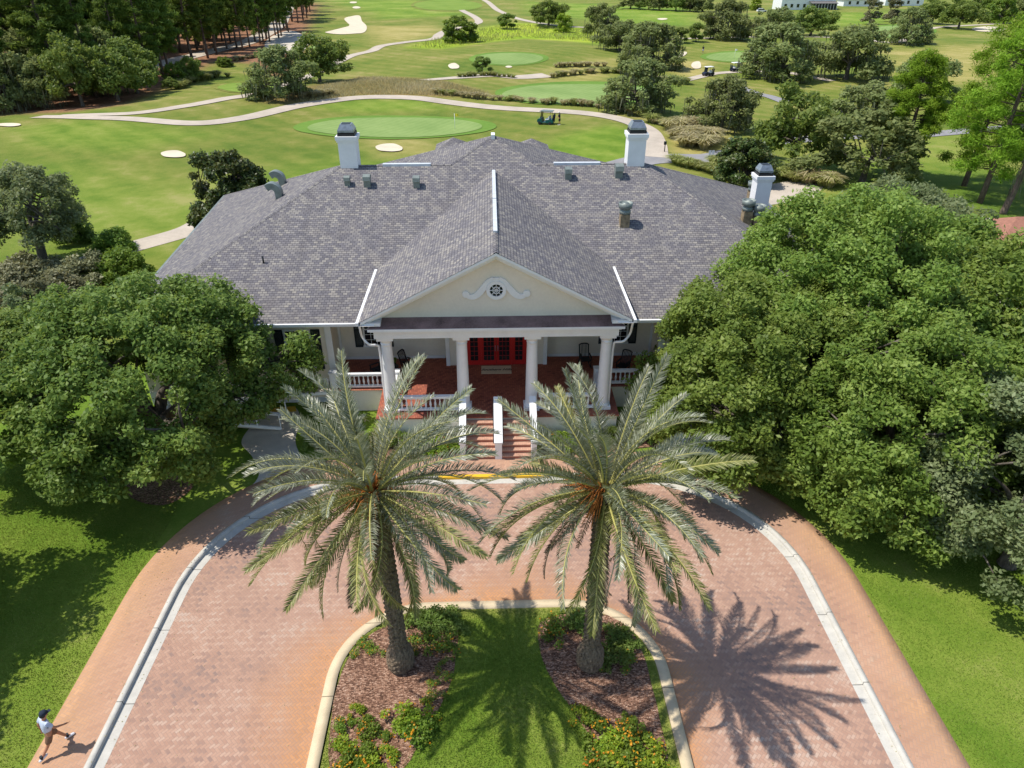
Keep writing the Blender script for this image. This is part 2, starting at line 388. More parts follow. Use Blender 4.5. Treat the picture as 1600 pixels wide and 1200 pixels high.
# ------------------------------------------------------------------ splines
def catmull(P, n=8, closed=False):
    P = [np.array(p, float) for p in P]; out = []; N = len(P)
    for i in range(N if closed else N - 1):
        g = lambda k: P[k % N] if closed else P[max(0, min(N - 1, k))]
        a, b, c, d = g(i - 1), g(i), g(i + 1), g(i + 2)
        for k in range(n):
            t_ = k / n
            out.append(.5 * ((2 * b) + (c - a) * t_ + (2 * a - 5 * b + 4 * c - d) * t_ * t_ + (3 * b - a - 3 * c + d) * t_ ** 3))
    if not closed: out.append(P[-1])
    return out
def inside(poly, x, y):
    x = np.asarray(x, float); y = np.asarray(y, float); r_ = np.zeros(x.shape, bool); n = len(poly)
    for i in range(n):
        x0, y0 = poly[i][:2]; x1, y1 = poly[(i + 1) % n][:2]
        with np.errstate(divide='ignore', invalid='ignore'):
            r_ ^= ((y0 > y) != (y1 > y)) & (x < (x1 - x0) * (y - y0) / (y1 - y0 + 1e-12) + x0)
    return r_
def dist_poly(poly, x, y):
    d = np.full(np.shape(x), 1e9); n = len(poly)
    for i in range(n):
        a = np.array(poly[i][:2]); b = np.array(poly[(i + 1) % n][:2]); ab = b - a; L = ab @ ab + 1e-9
        t_ = np.clip(((x - a[0]) * ab[0] + (y - a[1]) * ab[1]) / L, 0, 1)
        d = np.minimum(d, np.hypot(x - a[0] - t_ * ab[0], y - a[1] - t_ * ab[1]))
    return d
def soft_in(px_poly, x, y, wd=2.0):
    P = [G(*p) for p in px_poly]; d = dist_poly(P, x, y); s = np.where(inside(P, x, y), d, -d)
    return smooth(-wd, wd, s)

# ------------------------------------------------------------------ ground sheet
def lines(segs):
    out = [segs[0][0]]
    for a, b, st in segs:
        n = max(1, int(round((b - a) / st)))
        out += [a + (b - a) * (k + 1) / n for k in range(n)]
    return np.array(out)
gx = lines([(-4000, -600, 400), (-600, -200, 25), (-200, -70, 4), (-70, -30, 2), (-30, 30, .8), (30, 70, 2), (70, 260, 4), (260, 600, 25), (600, 4000, 400)])
gy = lines([(-200, 0, 20), (0, 64, .9), (64, 160, 1.6), (160, 300, 3), (300, 560, 8), (560, 1200, 60), (1200, 8000, 700)])
X, Y = np.meshgrid(gx, gy); Z = hgt(X, Y)
nx, ny = len(gx), len(gy); ii = np.arange(nx * ny).reshape(ny, nx)
F = np.stack([ii[:-1, :-1], ii[:-1, 1:], ii[1:, 1:], ii[1:, :-1]], -1).reshape(-1, 4)
straw = soft_in([(-80, 200), (0, 178), (100, 176), (190, 165), (240, 146), (290, 118), (340, 96), (395, 100), (420, 120), (450, 118), (480, 84), (478, 50), (498, 6), (470, 1), (380, 2), (200, 2), (-120, 2)], X, Y, 3)
straw = np.maximum(straw, .9 * soft_in([(1560, 345), (1600, 360), (1640, 400), (1500, 330)], X, Y, 1))
straw = np.maximum(straw, .55 * soft_in([(395, 160), (450, 138), (560, 120), (690, 124), (770, 148), (700, 152), (560, 150), (450, 165)], X, Y, 2.5))
wild = soft_in([(640, 74), (720, 48), (800, 36), (925, 44), (930, 68), (820, 60), (760, 66), (690, 76)], X, Y, 4)
lush = np.maximum.reduce([soft_in([(0, 260), (120, 250), (280, 290), (420, 270), (560, 240), (690, 250), (700, 300), (300, 420), (0, 400)], X, Y, 8) * .7,
                          soft_in([(830, 250), (870, 215), (960, 195), (1012, 215), (1010, 260)], X, Y, 2.5), soft_in([(520, 0), (720, 1), (720, 25), (600, 30)], X, Y, 10),
                          soft_in([(820, 2), (1080, 12), (1090, 40), (940, 34), (830, 22)], X, Y, 10), soft_in([(480, 165), (560, 156), (660, 156), (700, 170), (560, 176)], X, Y, 3) * .9,
                          soft_in([(20, 200), (120, 188), (220, 192), (330, 210), (200, 240), (40, 230)], X, Y, 5) * .8,
                          soft_in([(1180, 255), (1600, 190), (1600, 340), (1500, 330), (1230, 300)], X, Y, 4) * .6,
                          soft_in([(1300, 40), (1290, 20), (1400, 18), (1380, 38)], X, Y, 6), 1 - smooth(36, 44, Y)])
dry = np.maximum.reduce([soft_in([(1040, 190), (1130, 195), (1150, 225), (1100, 245), (1045, 238)], X, Y, 2), soft_in([(1380, 80), (1560, 70), (1560, 120), (1420, 140)], X, Y, 6) * .7,
                         soft_in([(860, 108), (960, 90), (940, 130), (870, 130)], X, Y, 4) * .7, soft_in([(560, 40), (680, 40), (690, 58), (590, 70)], X, Y, 6) * .7,
                         soft_in([(575, 216), (660, 214), (680, 240), (580, 250)], X, Y, 2) * .6, soft_in([(1040, 95), (1110, 95), (1110, 120), (1060, 118)], X, Y, 3) * .9])
t = NT('lawn_grass'); c = t.coord()
n1 = t.noise(c, .05, 5, .6); n2 = t.noise(c, .55, 5, .65); n3 = t.noise(c, 9, 4, .7); n4 = t.noise(c, 60, 2)
f = t.m('ADD', t.m('ADD', t.m('SUBTRACT', t.m('MULTIPLY', n1, .95), .22), t.m('MULTIPLY', n2, .5)), t.m('ADD', t.m('MULTIPLY', n3, .4), t.m('SUBTRACT', t.m('MULTIPLY', n4, .36), .18)))
mow = t.n('ShaderNodeTexWave', wave_type='BANDS', bands_direction='DIAGONAL'); t.t.links.new(c, mow.inputs['Vector'])
mow.inputs['Scale'].default_value = .11; mow.inputs['Distortion'].default_value = 3.5; mow.inputs['Detail'].default_value = 1.5; mow.inputs['Detail Scale'].default_value = .3
f = t.m('ADD', f, t.m('MULTIPLY', t.m('SUBTRACT', mow.outputs['Fac'], .5), .08))
fair = t.ramp(f, [(.34, srgb(70, 94, 32)), (.56, srgb(96, 114, 42)), (.76, srgb(122, 126, 58)), (.93, srgb(150, 140, 86))])
lushc = t.ramp(f, [(.34, srgb(68, 98, 26)), (.6, srgb(98, 126, 38)), (.8, srgb(126, 144, 56)), (.97, srgb(154, 152, 90))])
dryc = t.ramp(f, [(.4, srgb(124, 122, 58)), (.7, srgb(160, 148, 86)), (.95, srgb(184, 168, 112))])
wildc = t.ramp(f, [(.4, srgb(104, 136, 30)), (.7, srgb(146, 168, 46)), (.95, srgb(176, 182, 70))])
strawc = t.ramp(t.noise(c, 1.3, 6, .7), [(.3, srgb(92, 66, 46)), (.55, srgb(146, 106, 80)), (.75, srgb(176, 146, 116))])
col = t.mix(t.attr('lush'), fair, lushc); col = t.mix(t.attr('dry'), col, dryc); col = t.mix(t.attr('wild'), col, wildc); col = t.mix(t.attr('straw'), col, strawc)
M['lawn'] = t.done(t.bsdf(col, .92, .12, 0, t.bump(t.m('ADD', n3, n4), .7, .06)))
me = np_mesh('ground', np.stack([X, Y, Z], -1).reshape(-1, 3), F, M['lawn'], dict(straw=straw.ravel(), wild=wild.ravel(), lush=lush.ravel(), dry=dry.ravel()), None, True)
tag(np_obj('ground', me), kind='structure')

def blob(name, pts, mat, lift, nr=6, label=None, px=True, hf=hgt, n=6, kind='structure'):
    W = [G(*p) for p in pts] if px else [Vector((*p[:2], 0)) for p in pts]
    o = catmull([(p.x, p.y) for p in W], n, True); cx, cy = np.mean(o, 0); V = [(cx, cy, 0)]; Fc = []
    N = len(o)
    for r_ in range(1, nr + 1):
        for p in o: V.append((cx + (p[0] - cx) * r_ / nr, cy + (p[1] - cy) * r_ / nr, 0))
    mb = MB(); mb.v = [(x, y, float(hf(x, y)) + lift) for x, y, _ in V]
    for k in range(N):
        mb.f.append((0, 1 + k, 1 + (k + 1) % N))
    for r_ in range(nr - 1):
        for k in range(N):
            a = 1 + r_ * N + k; b = 1 + r_ * N + (k + 1) % N; mb.f.append((a, a + N, b + N, b))
    mb.m = [0] * len(mb.f); mb.sm = [True] * len(mb.f)
    ob = mb.build(name, mat); tag(ob, label, kind=kind); return ob
def ell(cx, cy, rx, ry, n=14, wob=.06):
    ph = R.random() * 6
    return [(cx + rx * math.cos(2 * PI * k / n) * (1 + wob * math.sin(2 * (2 * PI * k / n) + ph)), cy + ry * math.sin(2 * PI * k / n) * (1 + wob * math.sin(3 * (2 * PI * k / n) + ph))) for k in range(n)]
def ribbon(name, pts, width, mat, lift, px=True, n=10, across=4):
    W = [G(*p) for p in pts] if px else [Vector((p[0], p[1], 0)) for p in pts]
    o = catmull([(p.x, p.y) for p in W], n); rs = []
    for i, p in enumerate(o):
        d = np.array(o[min(i + 1, len(o) - 1)]) - np.array(o[max(i - 1, 0)]); d = d / (np.hypot(*d) + 1e-9); nn = np.array([-d[1], d[0]])
        wd = width[0] + (width[1] - width[0]) * i / (len(o) - 1) if isinstance(width, tuple) else width
        rs.append([(q[0], q[1], float(hgt(q[0], q[1])) + lift) for q in (p + nn * wd * (k / across - .5) for k in range(across + 1))])
    mb = MB(); mb.rings(rs, 0, True, close=False); ob = mb.build(name, mat); tag(ob, kind='structure'); return ob

# golf course features
for a in [(617, 199, 156, 18.5), (905, 147, 135, 19), (795, 92, 62, 11), (1158, 89, 62, 9), (1405, 49, 60, 11), (390, 137, 55, 9), (505, 75, 22, 5), (700, 8, 60, 10)]:
    blob('green_collar', ell(a[0], a[1], a[2], a[3], 16, .04), M['collar'] if a[0] not in (390, 700) else M['lawn'], .05 + .0002 * a[2])
    blob('putting_green' if a[0] not in (390, 700) else 'tee_turf', ell(a[0], a[1] + a[3] * .04, a[2] * .88, a[3] * .84, 16, .04), M['putting'] if a[0] not in (390, 700) else M['teegrass'], .1 + .0002 * a[2])
for k, b in enumerate([ell(271, 242, 20, 5.5, 10, .1), ell(608, 232, 22, 6.2, 10, .1), ell(14, 196, 20, 2.6, 9),
          [(508, 51), (526, 48), (541, 44), (546, 38), (538, 30), (548, 26), (562, 25), (566, 34), (573, 42), (569, 51), (555, 53), (530, 54)],
          ell(552, 4, 6, 1.4, 8), ell(557, 12, 6, 1.8, 8), ell(709, 104, 8.5, 4.5, 9, .12), [(1042, 95), (1050, 88), (1060, 82), (1073, 82), (1070, 87), (1060, 91), (1050, 95)],
          [(1080, 104), (1083, 98), (1093, 97), (1095, 106), (1086, 108)], ell(1035, 30, 8, 1.5, 8), ell(1545, 46, 26, 4, 10), ell(795, 105, 5, 1.6, 8)]):
    blob('sand_bunker', b, M['sand'], .12, 4)
PW = 2.5
ribbon('cart_path', [(58, 183), (130, 184), (200, 186), (300, 193), (380, 185), (470, 165), (560, 153), (640, 153), (700, 160), (780, 169), (850, 173), (920, 178), (975, 188), (1008, 202), (1020, 222), (1022, 246)], (PW, 3.6), M['pathc'], .08)
ribbon('cart_path', [(90, 182), (200, 178), (290, 166), (350, 155), (415, 143), (460, 128), (500, 112), (545, 89), (580, 80), (597, 72), (636, 66), (678, 61), (687, 54), (705, 46), (748, 35), (731, 21), (713, 10), (697, 1)], (PW, 3.2), M['pathc'], .085)
ribbon('cart_path', [(756, 0), (769, 9), (786, 20), (825, 33), (870, 40), (915, 43)], 3, M['pathc'], .08)
ribbon('cart_path', [(660, 126), (710, 122), (770, 118), (808, 121), (856, 118)], (2.4, 5), M['pathc'], .08)
ribbon('cart_path', [(1070, 126), (1090, 121), (1119, 115), (1171, 112), (1230, 114), (1270, 121), (1300, 127)], 2.6, M['pathc'], .08)
ribbon('cart_path', [(1040, 62), (1100, 60), (1171, 58), (1260, 58), (1330, 60), (1407, 65), (1450, 46), (1512, 40), (1580, 36)], 2.6, M['pathc'], .08)
ribbon('cart_path', [(1157, 137), (1180, 146), (1205, 152), (1240, 165)], 2.6, M['asphalt'], .08)
ribbon('service_road', [(960, 262), (1010, 250), (1060, 248), (1110, 247), (1150, 238), (1190, 225), (1300, 215), (1420, 212), (1500, 206), (1640, 196)], (4.2, 3), M['asphalt'], .06)
ribbon('golf_walk', [(60, 440), (130, 412), (200, 388), (290, 362), (330, 340), (360, 320)], 2.9, M['pathc'], .03)
ribbon('park_road', [(180, 118), (250, 100), (300, 88), (345, 77), (390, 65), (425, 46), (444, 22), (452, 3)], 6.5, M['pathc'], .1)
blob('sand_verge', [(420, 60), (455, 48), (482, 62), (470, 84), (440, 84), (415, 76)], M['concrete'], .06)

# ------------------------------------------------------------------ drive
def uline(d, a=DA, r_=DR, top=DT, y0=2.0, cx=DX, ns=40, nc=20):
    a += d; r_ += d; top += d; P = []
    for k in range(ns): P.append((cx - a, y0 + (top - r_ - y0) * k / ns))
    for k in range(nc): an = PI - PI / 2 * k / nc; P.append((cx - a + r_ + r_ * math.cos(an), top - r_ + r_ * math.sin(an)))
    for k in range(ns): P.append((cx - a + r_ + 2 * (a - r_) * k / ns, top))
    for k in range(nc): an = PI / 2 - PI / 2 * k / nc; P.append((cx + a - r_ + r_ * math.cos(an), top - r_ + r_ * math.sin(an)))
    for k in range(ns + 1): P.append((cx + a, top - r_ + (y0 - top + r_) * k / ns))
    return P
IA, IR, IT, IX = 6.0, 3.4, 19.3, -.17
A_ = uline(0, IA, IR, IT, cx=IX); B_ = uline(.08); NA = 15
rows = []; stain = []
for k in range(NA):
    f = k / (NA - 1)
    rows.append([(a[0] + (b[0] - a[0]) * f, a[1] + (b[1] - a[1]) * f) for a, b in zip(A_, B_)])
V = np.array([(x, y, .012) for r_ in rows for x, y in r_]); n = len(A_); ii = np.arange(NA * n).reshape(NA, n)
F = np.stack([ii[:-1, :-1], ii[:-1, 1:], ii[1:, 1:], ii[1:, :-1]], -1).reshape(-1, 4)[:, ::-1]
dI = sdf_u(V[:, 0] + (DX - IX), V[:, 1], IA, IR, IT)
lob = 1.5 + .7 * np.sin(V[:, 0] * .7 + 1) + .4 * np.sin(V[:, 1] * .9)
st = np.clip(1.1 - dI / lob, 0, 1) * .95
BR = [(.1, srgb(140, 116, 106)), (.35, srgb(170, 133, 113)), (.6, srgb(184, 147, 125)), (.85, srgb(194, 168, 149)), (1, srgb(178, 164, 152))]
M['paver'] = herringbone('herringbone_pavers', .1, BR, srgb(208, 148, 94), srgb(148, 124, 110))
tag(np_obj('brick_driveway', np_mesh('brick_driveway', V, F, M['paver'], dict(stain=st))), kind='structure')

def band(name, d0, d1, z0, z1, mat, base=None, na=2, zfun=None, attr=None, lip0=None, lip1=None):
    P0, P1 = uline(d0, *(base or (DA, DR, DT))[:3], cx=(base[3] if base else DX)), uline(d1, *(base or (DA, DR, DT))[:3], cx=(base[3] if base else DX))
    rs = []
    if lip0 is not None: rs.append([(x, y, lip0) for x, y in P0])
    for k in range(na):
        f = k / (na - 1); rs.append([(a[0] + (b[0] - a[0]) * f, a[1] + (b[1] - a[1]) * f, z0 + (z1 - z0) * f) for a, b in zip(P0, P1)])
    if lip1 is not None: rs.append([(x, y, lip1) for x, y in P1])
    V = np.array(rs).reshape(-1, 3); n = len(P0); ii = np.arange(len(rs) * n).reshape(len(rs), n)
    F = np.stack([ii[:-1, :-1], ii[:-1, 1:], ii[1:, 1:], ii[1:, :-1]], -1).reshape(-1, 4)[:, ::-1]
    at = dict(stain=np.clip(attr(V[:, 0], V[:, 1]), 0, 1)) if attr else None
    o = np_obj(name, np_mesh(name, V, F, mat, at)); tag(o, kind='structure'); return o
# gutter pan with cross joints, kerb, paved walk
def jointed(name, col):
    t = NT(name); c = t.coord(); n1 = t.noise(c, 2.2, 5, .6); n2 = t.noise(c, 25, 3)
    b = t.ramp(t.m('ADD', t.m('MULTIPLY', n1, .7), t.m('MULTIPLY', n2, .3)), [(.3, tuple(x * .78 for x in col[:3])), (.62, col[:3])])
    s = t.n('ShaderNodeSeparateXYZ'); t.t.links.new(c, s.inputs[0])
    j = t.m('LESS_THAN', t.m('FRACT', t.m('DIVIDE', s.outputs[1], 3.05)), .012)
    return t.done(t.bsdf(t.mix(j, b, tuple(x * .35 for x in col[:3]) + (1,)), .9, .2, 0, t.bump(n2, .15, .01)))
M['gutter'] = jointed('gutter_concrete', srgb(192, 188, 178)); M['islekerb'] = jointed('island_kerb_concrete', srgb(204, 186, 154))
band('gutter_pan', .06, .42, .016, .02, M['gutter'])
band('kerb', .42, .62, .15, .15, M['gutter'], lip0=.0, lip1=.0)
M['walkpaver'] = herringbone('walk_pavers', .11, [(.1, srgb(156, 120, 104)), (.4, srgb(182, 140, 116)), (.7, srgb(194, 152, 126)), (1, srgb(200, 170, 146))], srgb(206, 158, 112), srgb(160, 134, 116), rad(20))
band('brick_walk', .62, 2.35, .145, .14, M['walkpaver'], na=5, attr=lambda x, y: (1 - .75 * smooth(23, 26.5, y) * (np.abs(x) < 9)) * (.2 + .6 * smooth(.9, 2.0, sdf_u(x, y, DA, DR, DT) - .25 * np.sin(y * .8))), lip1=-.02)
mb = MB(); mb.box(-2.9, 2.4, DT + .415, DT + .625, .02, .153); tag(mb.build('yellow_kerb_paint', M['yellow']), kind='structure')
# island
band('island_kerb', -.42, -.03, .15, .13, M['islekerb'], base=(IA, IR, IT, IX), lip1=.0, lip0=.1)
def ihgt(x, y):
    d = -sdf_u(np.asarray(x) + (DX - IX), y, IA, IR, IT); return .12 + .3 * smooth(.4, 4.5, d)
xs = np.linspace(-6.1, 5.8, 60); ys = np.linspace(2, 19, 80); X, Y = np.meshgrid(xs, ys); d = sdf_u(X + (DX - IX), Y, IA, IR, IT)
Z = ihgt(X, Y); ii = np.arange(X.size).reshape(X.shape)
F = np.stack([ii[:-1, :-1], ii[:-1, 1:], ii[1:, 1:], ii[1:, :-1]], -1).reshape(-1, 4)
keep = (d.ravel()[F] < -.3).all(1); F = F[keep]
on = np.ones(X.size); ze = np.zeros(X.size)
tag(np_obj('island_lawn', np_mesh('island_lawn', np.stack([X, Y, Z], -1).reshape(-1, 3), F, M['lawn'], dict(lush=on * .92, straw=ze, wild=ze, dry=np.clip(.5 - (-d.ravel() - .4) * .8, 0, .5)), None, True)), kind='structure')
t = NT('bark_mulch'); c = t.coord(); vo = t.n('ShaderNodeTexVoronoi'); mpp = t.n('ShaderNodeMapping'); t.t.links.new(c, mpp.inputs[0]); mpp.inputs['Scale'].default_value = (1, 1.8, 1)
t.t.links.new(mpp.outputs[0], vo.inputs['Vector']); vo.inputs['Scale'].default_value = 16; vo.inputs['Randomness'].default_value = 1
sh = t.n('ShaderNodeSeparateColor'); t.t.links.new(vo.outputs['Color'], sh.inputs[0])
cc = t.ramp(t.m('ADD', t.m('MULTIPLY', sh.outputs[0], .7), t.m('MULTIPLY', t.noise(c, 1.5, 4), .4)), [(.15, srgb(72, 52, 42)), (.5, srgb(116, 86, 70)), (.75, srgb(156, 120, 98)), (1, srgb(196, 166, 144))])
M['mulch'] = t.done(t.bsdf(cc, .95, .1, 0, t.bump(vo.outputs['Distance'], 1.0, .04)))
def iz(px, py):
    z = .3
    for _ in range(6): p = onz(px, py, z); z = float(ihgt(p[0], p[1]))
    return Vector((p[0], p[1], z))
BL = [(522, 1210), (518, 1120), (530, 1062), (548, 1022), (578, 992), (620, 972), (668, 962), (706, 962), (716, 985), (712, 1030), (706, 1062), (688, 1104), (660, 1150), (622, 1206)]
BRt = [(842, 978), (870, 962), (925, 958), (968, 968), (992, 996), (1008, 1030), (1018, 1070), (1030, 1120), (1038, 1210), (928, 1210), (918, 1152), (896, 1112), (868, 1072), (846, 1026)]
for b in (BL, BRt): blob('mulch_bed', [iz(*p) for p in b], M['mulch'], .012, 7, px=False, hf=ihgt, n=5)
# forecourt, concrete walk, front beds
def slab(name, pts, z, mat, px=False, z0=-.05, attr=None):
    W = [onz(p[0], p[1], z) for p in pts] if px else pts
    mb = MB(); mb.prism([(p[0], p[1], z0) for p in W][::1], (0, 0, z - z0)); o = mb.build(name, mat); tag(o, kind='structure')
    if attr is not None:
        at = o.data.attributes.new('stain', 'FLOAT', 'POINT'); at.data.foreach_set('value', [attr] * len(o.data.vertices))
    return o
slab('concrete_walk', [onz(*p)[:2] for p in catmull([(367, 776), (392, 764), (406, 742), (394, 715), (378, 695), (392, 670), (412, 648), (440, 640), (462, 640), (470, 660), (462, 690), (470, 716), (480, 744), (470, 765)], 5)], .135, M['concrete'])
slab('tactile_strip', [onz(*p)[:2] for p in [(420, 641), (462, 638), (464, 646), (421, 649)]], .142, M['yellow'], z0=.1)
blob('mulch_bed', [(195, 745), (230, 718), (280, 712), (312, 735), (296, 768), (255, 790), (205, 778)], M['mulch'], .03, 5)
for s_ in (-1, 1):
    slab('mulch_bed', [(s_ * 2.25, 28.5), (s_ * 6, 28.9), (s_ * 9.2, 29.3), (s_ * 9.4, 30.6), (s_ * 5, 30.3), (s_ * 2.25, 30.1)][::s_], .16, M['mulch'])

# short blades of the near lawns, so that they read as turf
def turf(name, n, x0, x1, y0, y1, ok, zf, label):
    g = np.random.default_rng(n); X = g.uniform(x0, x1, n); Y = g.uniform(y0, y1, n); k = ok(X, Y); X, Y = X[k], Y[k]; n = len(X)
    a = g.random(n) * 6.28; u = np.stack([np.cos(a), np.sin(a), 0 * a], 1) * .013; L = .03 + .03 * g.random(n); d = np.stack([g.normal(size=n) * .022, g.normal(size=n) * .022, L], 1)
    B = np.stack([X, Y, zf(X, Y) - .004], 1); V = np.stack([B - u, B + u, B + d + u * .3, B + d - u * .3], 1).reshape(-1, 3)
    pat = .5 + .3 * np.sin(X * 1.3 + np.sin(Y * .9)) * np.sin(Y * 1.1 + 1.5 * np.sin(X * .7))
    tag(np_obj(name, np_mesh(name, V, np.arange(4 * n).reshape(n, 4), M['turfblade'], None, dict(tint=np.clip(pat * .6 + .5 * (g.random(n) - .15), 0, 1)))), label, None, None, 'stuff')
M['turfblade'] = leafmat('turf_blades', (.1, .16, .02), (.19, .26, .038), (.34, .37, .11), .3, .7, .1)
turf('lawn_turf', 90000, -24, -14.6, 12, 30, lambda x, y: sdf_u(x, y, DA, DR, DT) > 2.42, hgt, 'short turf of the lawn left of the drive')
turf('lawn_turf', 90000, 9, 24, 11, 27, lambda x, y: sdf_u(x, y, DA, DR, DT) > 2.42, hgt, 'short turf of the lawn right of the drive')
IBL = [[tuple(iz(*q)[:2]) for q in b] for b in (BL, BRt)]
turf('island_turf', 90000, -6, 5.7, 10.5, 19.2, lambda x, y: (sdf_u(x + (DX - IX), y, IA, IR, IT) < -.48) & ~inside(IBL[0], x, y) & ~inside(IBL[1], x, y), ihgt, 'short turf of the island between the mulch beds')
M['ventwhite'] = paint('grey_white_metal', srgb(196, 200, 204), .5, .1, 3)
# ------------------------------------------------------------------ clubhouse
FZ = 1.45
club = thing('clubhouse', (0, 33, 0), 'wide cream clubhouse with grey shingle roof, white columned porch and red doors', 'building')
EZ, EY, SL = 5.25, 33.4, .4402
def mainz(y): return EZ + (y - EY) * SL
FL, FR_, RL, RR = (-19.8, EY, EZ), (19.8, EY, EZ), (-21.4, 56.95, EZ), (21.4, 56.95, EZ)
E1, E2 = (-9.45, 45.15, mainz(45.15)), (9.45, 45.15, mainz(45.15))
gy0 = 30.2; GZ, GE, GX = 10.2, 6.8, 6.5
vy = EY + (GE - EZ) / SL; ry = EY + (GZ - EZ) / SL
roof = MB()
for s in (-1, 1):
    roof.plane([(s * 19.8, EY, EZ), (s * GX, EY, EZ), (s * GX, vy, GE), (0, ry, GZ), (0, 45.15, mainz(45.15)), (s * 9.45, 45.15, mainz(45.15))])
    roof.plane([(s * 19.8, EY, EZ), (s * 21.4, 56.95, EZ), (s * 9.45, 45.15, mainz(45.15))])
    roof.plane([(s * GX, gy0, GE), (0, gy0, GZ), (0, ry, GZ), (s * GX, vy, GE)])
roof.plane([E1, E2, RR, RL])
PY = 47.8; PZ = mainz(PY); hw = (PZ - E1[2]) / .44
roof.plane([(-hw, 45.15, E1[2]), (hw, 45.15, E1[2]), (0, PY, PZ)])
for s in (-1, 1):
    roof.plane([(0, PY, PZ), (s * hw, 45.15, E1[2]), (s * (hw + 11.7), 56.9, EZ), (s * 14.3, PY + 14.3, EZ)])
roof.plane([(0, PY, PZ), (-14.3, PY + 14.3, EZ), (14.3, PY + 14.3, EZ)])
for px, py in ((708, 214.5), (830, 216)):
    p = ony(px, py, 61.0); a = 1.5; b = p[2] - .85
    q = [(p[0] - a, 61 - a, b), (p[0] + a, 61 - a, b), (p[0] + a, 61 + a, b), (p[0] - a, 61 + a, b)]
    for k in range(4): roof.plane([tuple(p), q[k], q[(k + 1) % 4]])
    for k in range(4):
        u_, v_ = q[k], q[(k + 1) % 4]; roof.face([u_, (u_[0], u_[1], b - 3), (v_[0], v_[1], b - 3), v_])
roof_o = roof.build('roof', M['shingle'], club)
# hip caps (narrow doubled shingle courses)
hc = MB()
def cap(p, q, wd=.26):
    p, q = Vector(p), Vector(q); n = max(2, int((q - p).length / .22))
    for k in range(n):
        a = p.lerp(q, k / n); b = p.lerp(q, (k + 1.15) / n) + Vector((0, 0, .012)); a = a + Vector((0, 0, .028))
        d = (b - a).normalized(); r_ = d.cross(Vector((0, 0, 1))).normalized() * wd / 2; dr = Vector((0, 0, -.055))
        hc.face([a - r_ + dr, a, b, b - r_ + dr], 0, uv=[(k * .37, 0), (k * .37, .13), (k * .37 + .2, .13), (k * .37 + .2, 0)])
        hc.face([a, a + r_ + dr, b + r_ + dr, b], 0, uv=[(k * .37, .2), (k * .37, .33), (k * .37 + .2, .33), (k * .37 + .2, .2)])
for s in (-1, 1):
    cap((s * 19.8, EY, EZ), (s * 9.45, 45.15, E1[2])); cap((s * 21.4, 56.95, EZ), (s * 9.45, 45.15, E1[2]))
    cap((s * 14.3, PY + 14.3, EZ), (0, PY, PZ)); cap((s * hw, 45.15, E1[2]), (0, PY, PZ)); cap((s * 9.45, 45.15, E1[2]), (s * hw, 45.15, E1[2]))
cap((0, gy0, GZ), (0, 33, GZ))
hc.build('hip_cap', M['shingle'], roof_o)
for (a, b, zz) in [((0, 32.9), (0, 38.2), GZ), ((0, 38.3), (0, 44.3), GZ)]:
    mb = MB(); mb.box(-.1, .1, a[1], b[1], zz - .06, zz + .09); mb.build('ridge_vent', M['ventwhite'], roof_o)
for px0, px1 in ((598, 673), (865, 938)):
    x0, x1 = ony(px0, 254, 45.15)[0], ony(px1, 254, 45.15)[0]
    mb = MB(); mb.box(x0, x1, 45.0, 45.3, E1[2] - .08, E1[2] + .08); mb.build('ridge_vent', M['ventwhite'], roof_o)
mb = MB(); mb.box(-.12, .12, PY - .35, PY + .4, PZ - .2, PZ + .12); mb.build('ridge_vent', M['white'], roof_o)
# eave: fascia, soffit and gutter
def eave(p, q, inw):
    gt = MB(); p, q = Vector(p), Vector(q); i_ = Vector(inw)
    gt.bar(p - i_ * .05 + Vector((0, 0, -.07)), q - i_ * .05 + Vector((0, 0, -.07)), .13, .15)
    gt.build('gutter', M['white'] if abs(q.x) < 20 else M['galv'], roof_o); gt = MB()  # side gutters take the greyer metal: gutter shadow put into their colour
    gt.face([p + Vector((0, 0, -.16)), q + Vector((0, 0, -.16)), q + i_ * .75 + Vector((0, 0, -.16)), p + i_ * .75 + Vector((0, 0, -.16))]); gt.build('soffit', M['white'], roof_o)
for s in (-1, 1):
    eave((s * 19.8, EY, EZ), (s * 6.6, EY, EZ), (0, 1, 0)); eave((s * 19.8, EY, EZ), (s * 21.4, 56.95, EZ), (-s, 0, 0))
    eave((s * (GX + .02), gy0 - .02, GE), (s * (GX + .02), vy, GE), (-s, 0, 0))
# walls
wl = MB(); WY, BY, VY = 34.0, 36.4, 35.5; wt = 5.12
def wall(x0, x1, y0, y1, z0, z1): wl.box(x0, x1, y0, y1, z0, z1)
for s in (-1, 1):
    a, b = sorted((s * 9.0, s * 19.2)); wall(a, b, WY, WY + .25, 0, wt)
    a, b = sorted((s * 19.2, s * 19.0)); wall(a, b, WY + .25, 56.3, 0, wt)
    a, b = sorted((s * 9.0, s * 9.25)); wall(a, b, WY + .25, BY + .25, FZ, wt)
    a, b = sorted((s * 2.85, s * 9.0)); wall(a, b, BY, BY + .25, FZ, wt + .6)
    a, b = sorted((s * 1.72, s * 2.85)); wall(a, b, VY, BY, FZ, wt + .6)
wall(-1.72, 1.72, VY + .02, BY, 4.45, wt + .6); wall(-19.2, 19.2, 56.3, 56.55, 0, wt)
wl.build('wall', M['cream'], club)
for s in (-1, 1):
    mb = MB(); mb.prism([(s * 6.05, 31.3, 5.9), (s * 6.05, vy, 5.9), (s * 6.05, vy, 6.64), (s * 6.05, 31.3, 6.64)], (s * .12, 0, 0)); mb.build('wall_cheek', M['cream'], club)
mb = MB(); mb.box(-6.04, 6.04, 31.5, 36.38, 5.86, 5.95); mb.box(-9, -6.06, 33.5, 36.38, 5.0, 5.08); mb.box(6.06, 9, 33.5, 36.38, 5.0, 5.08)
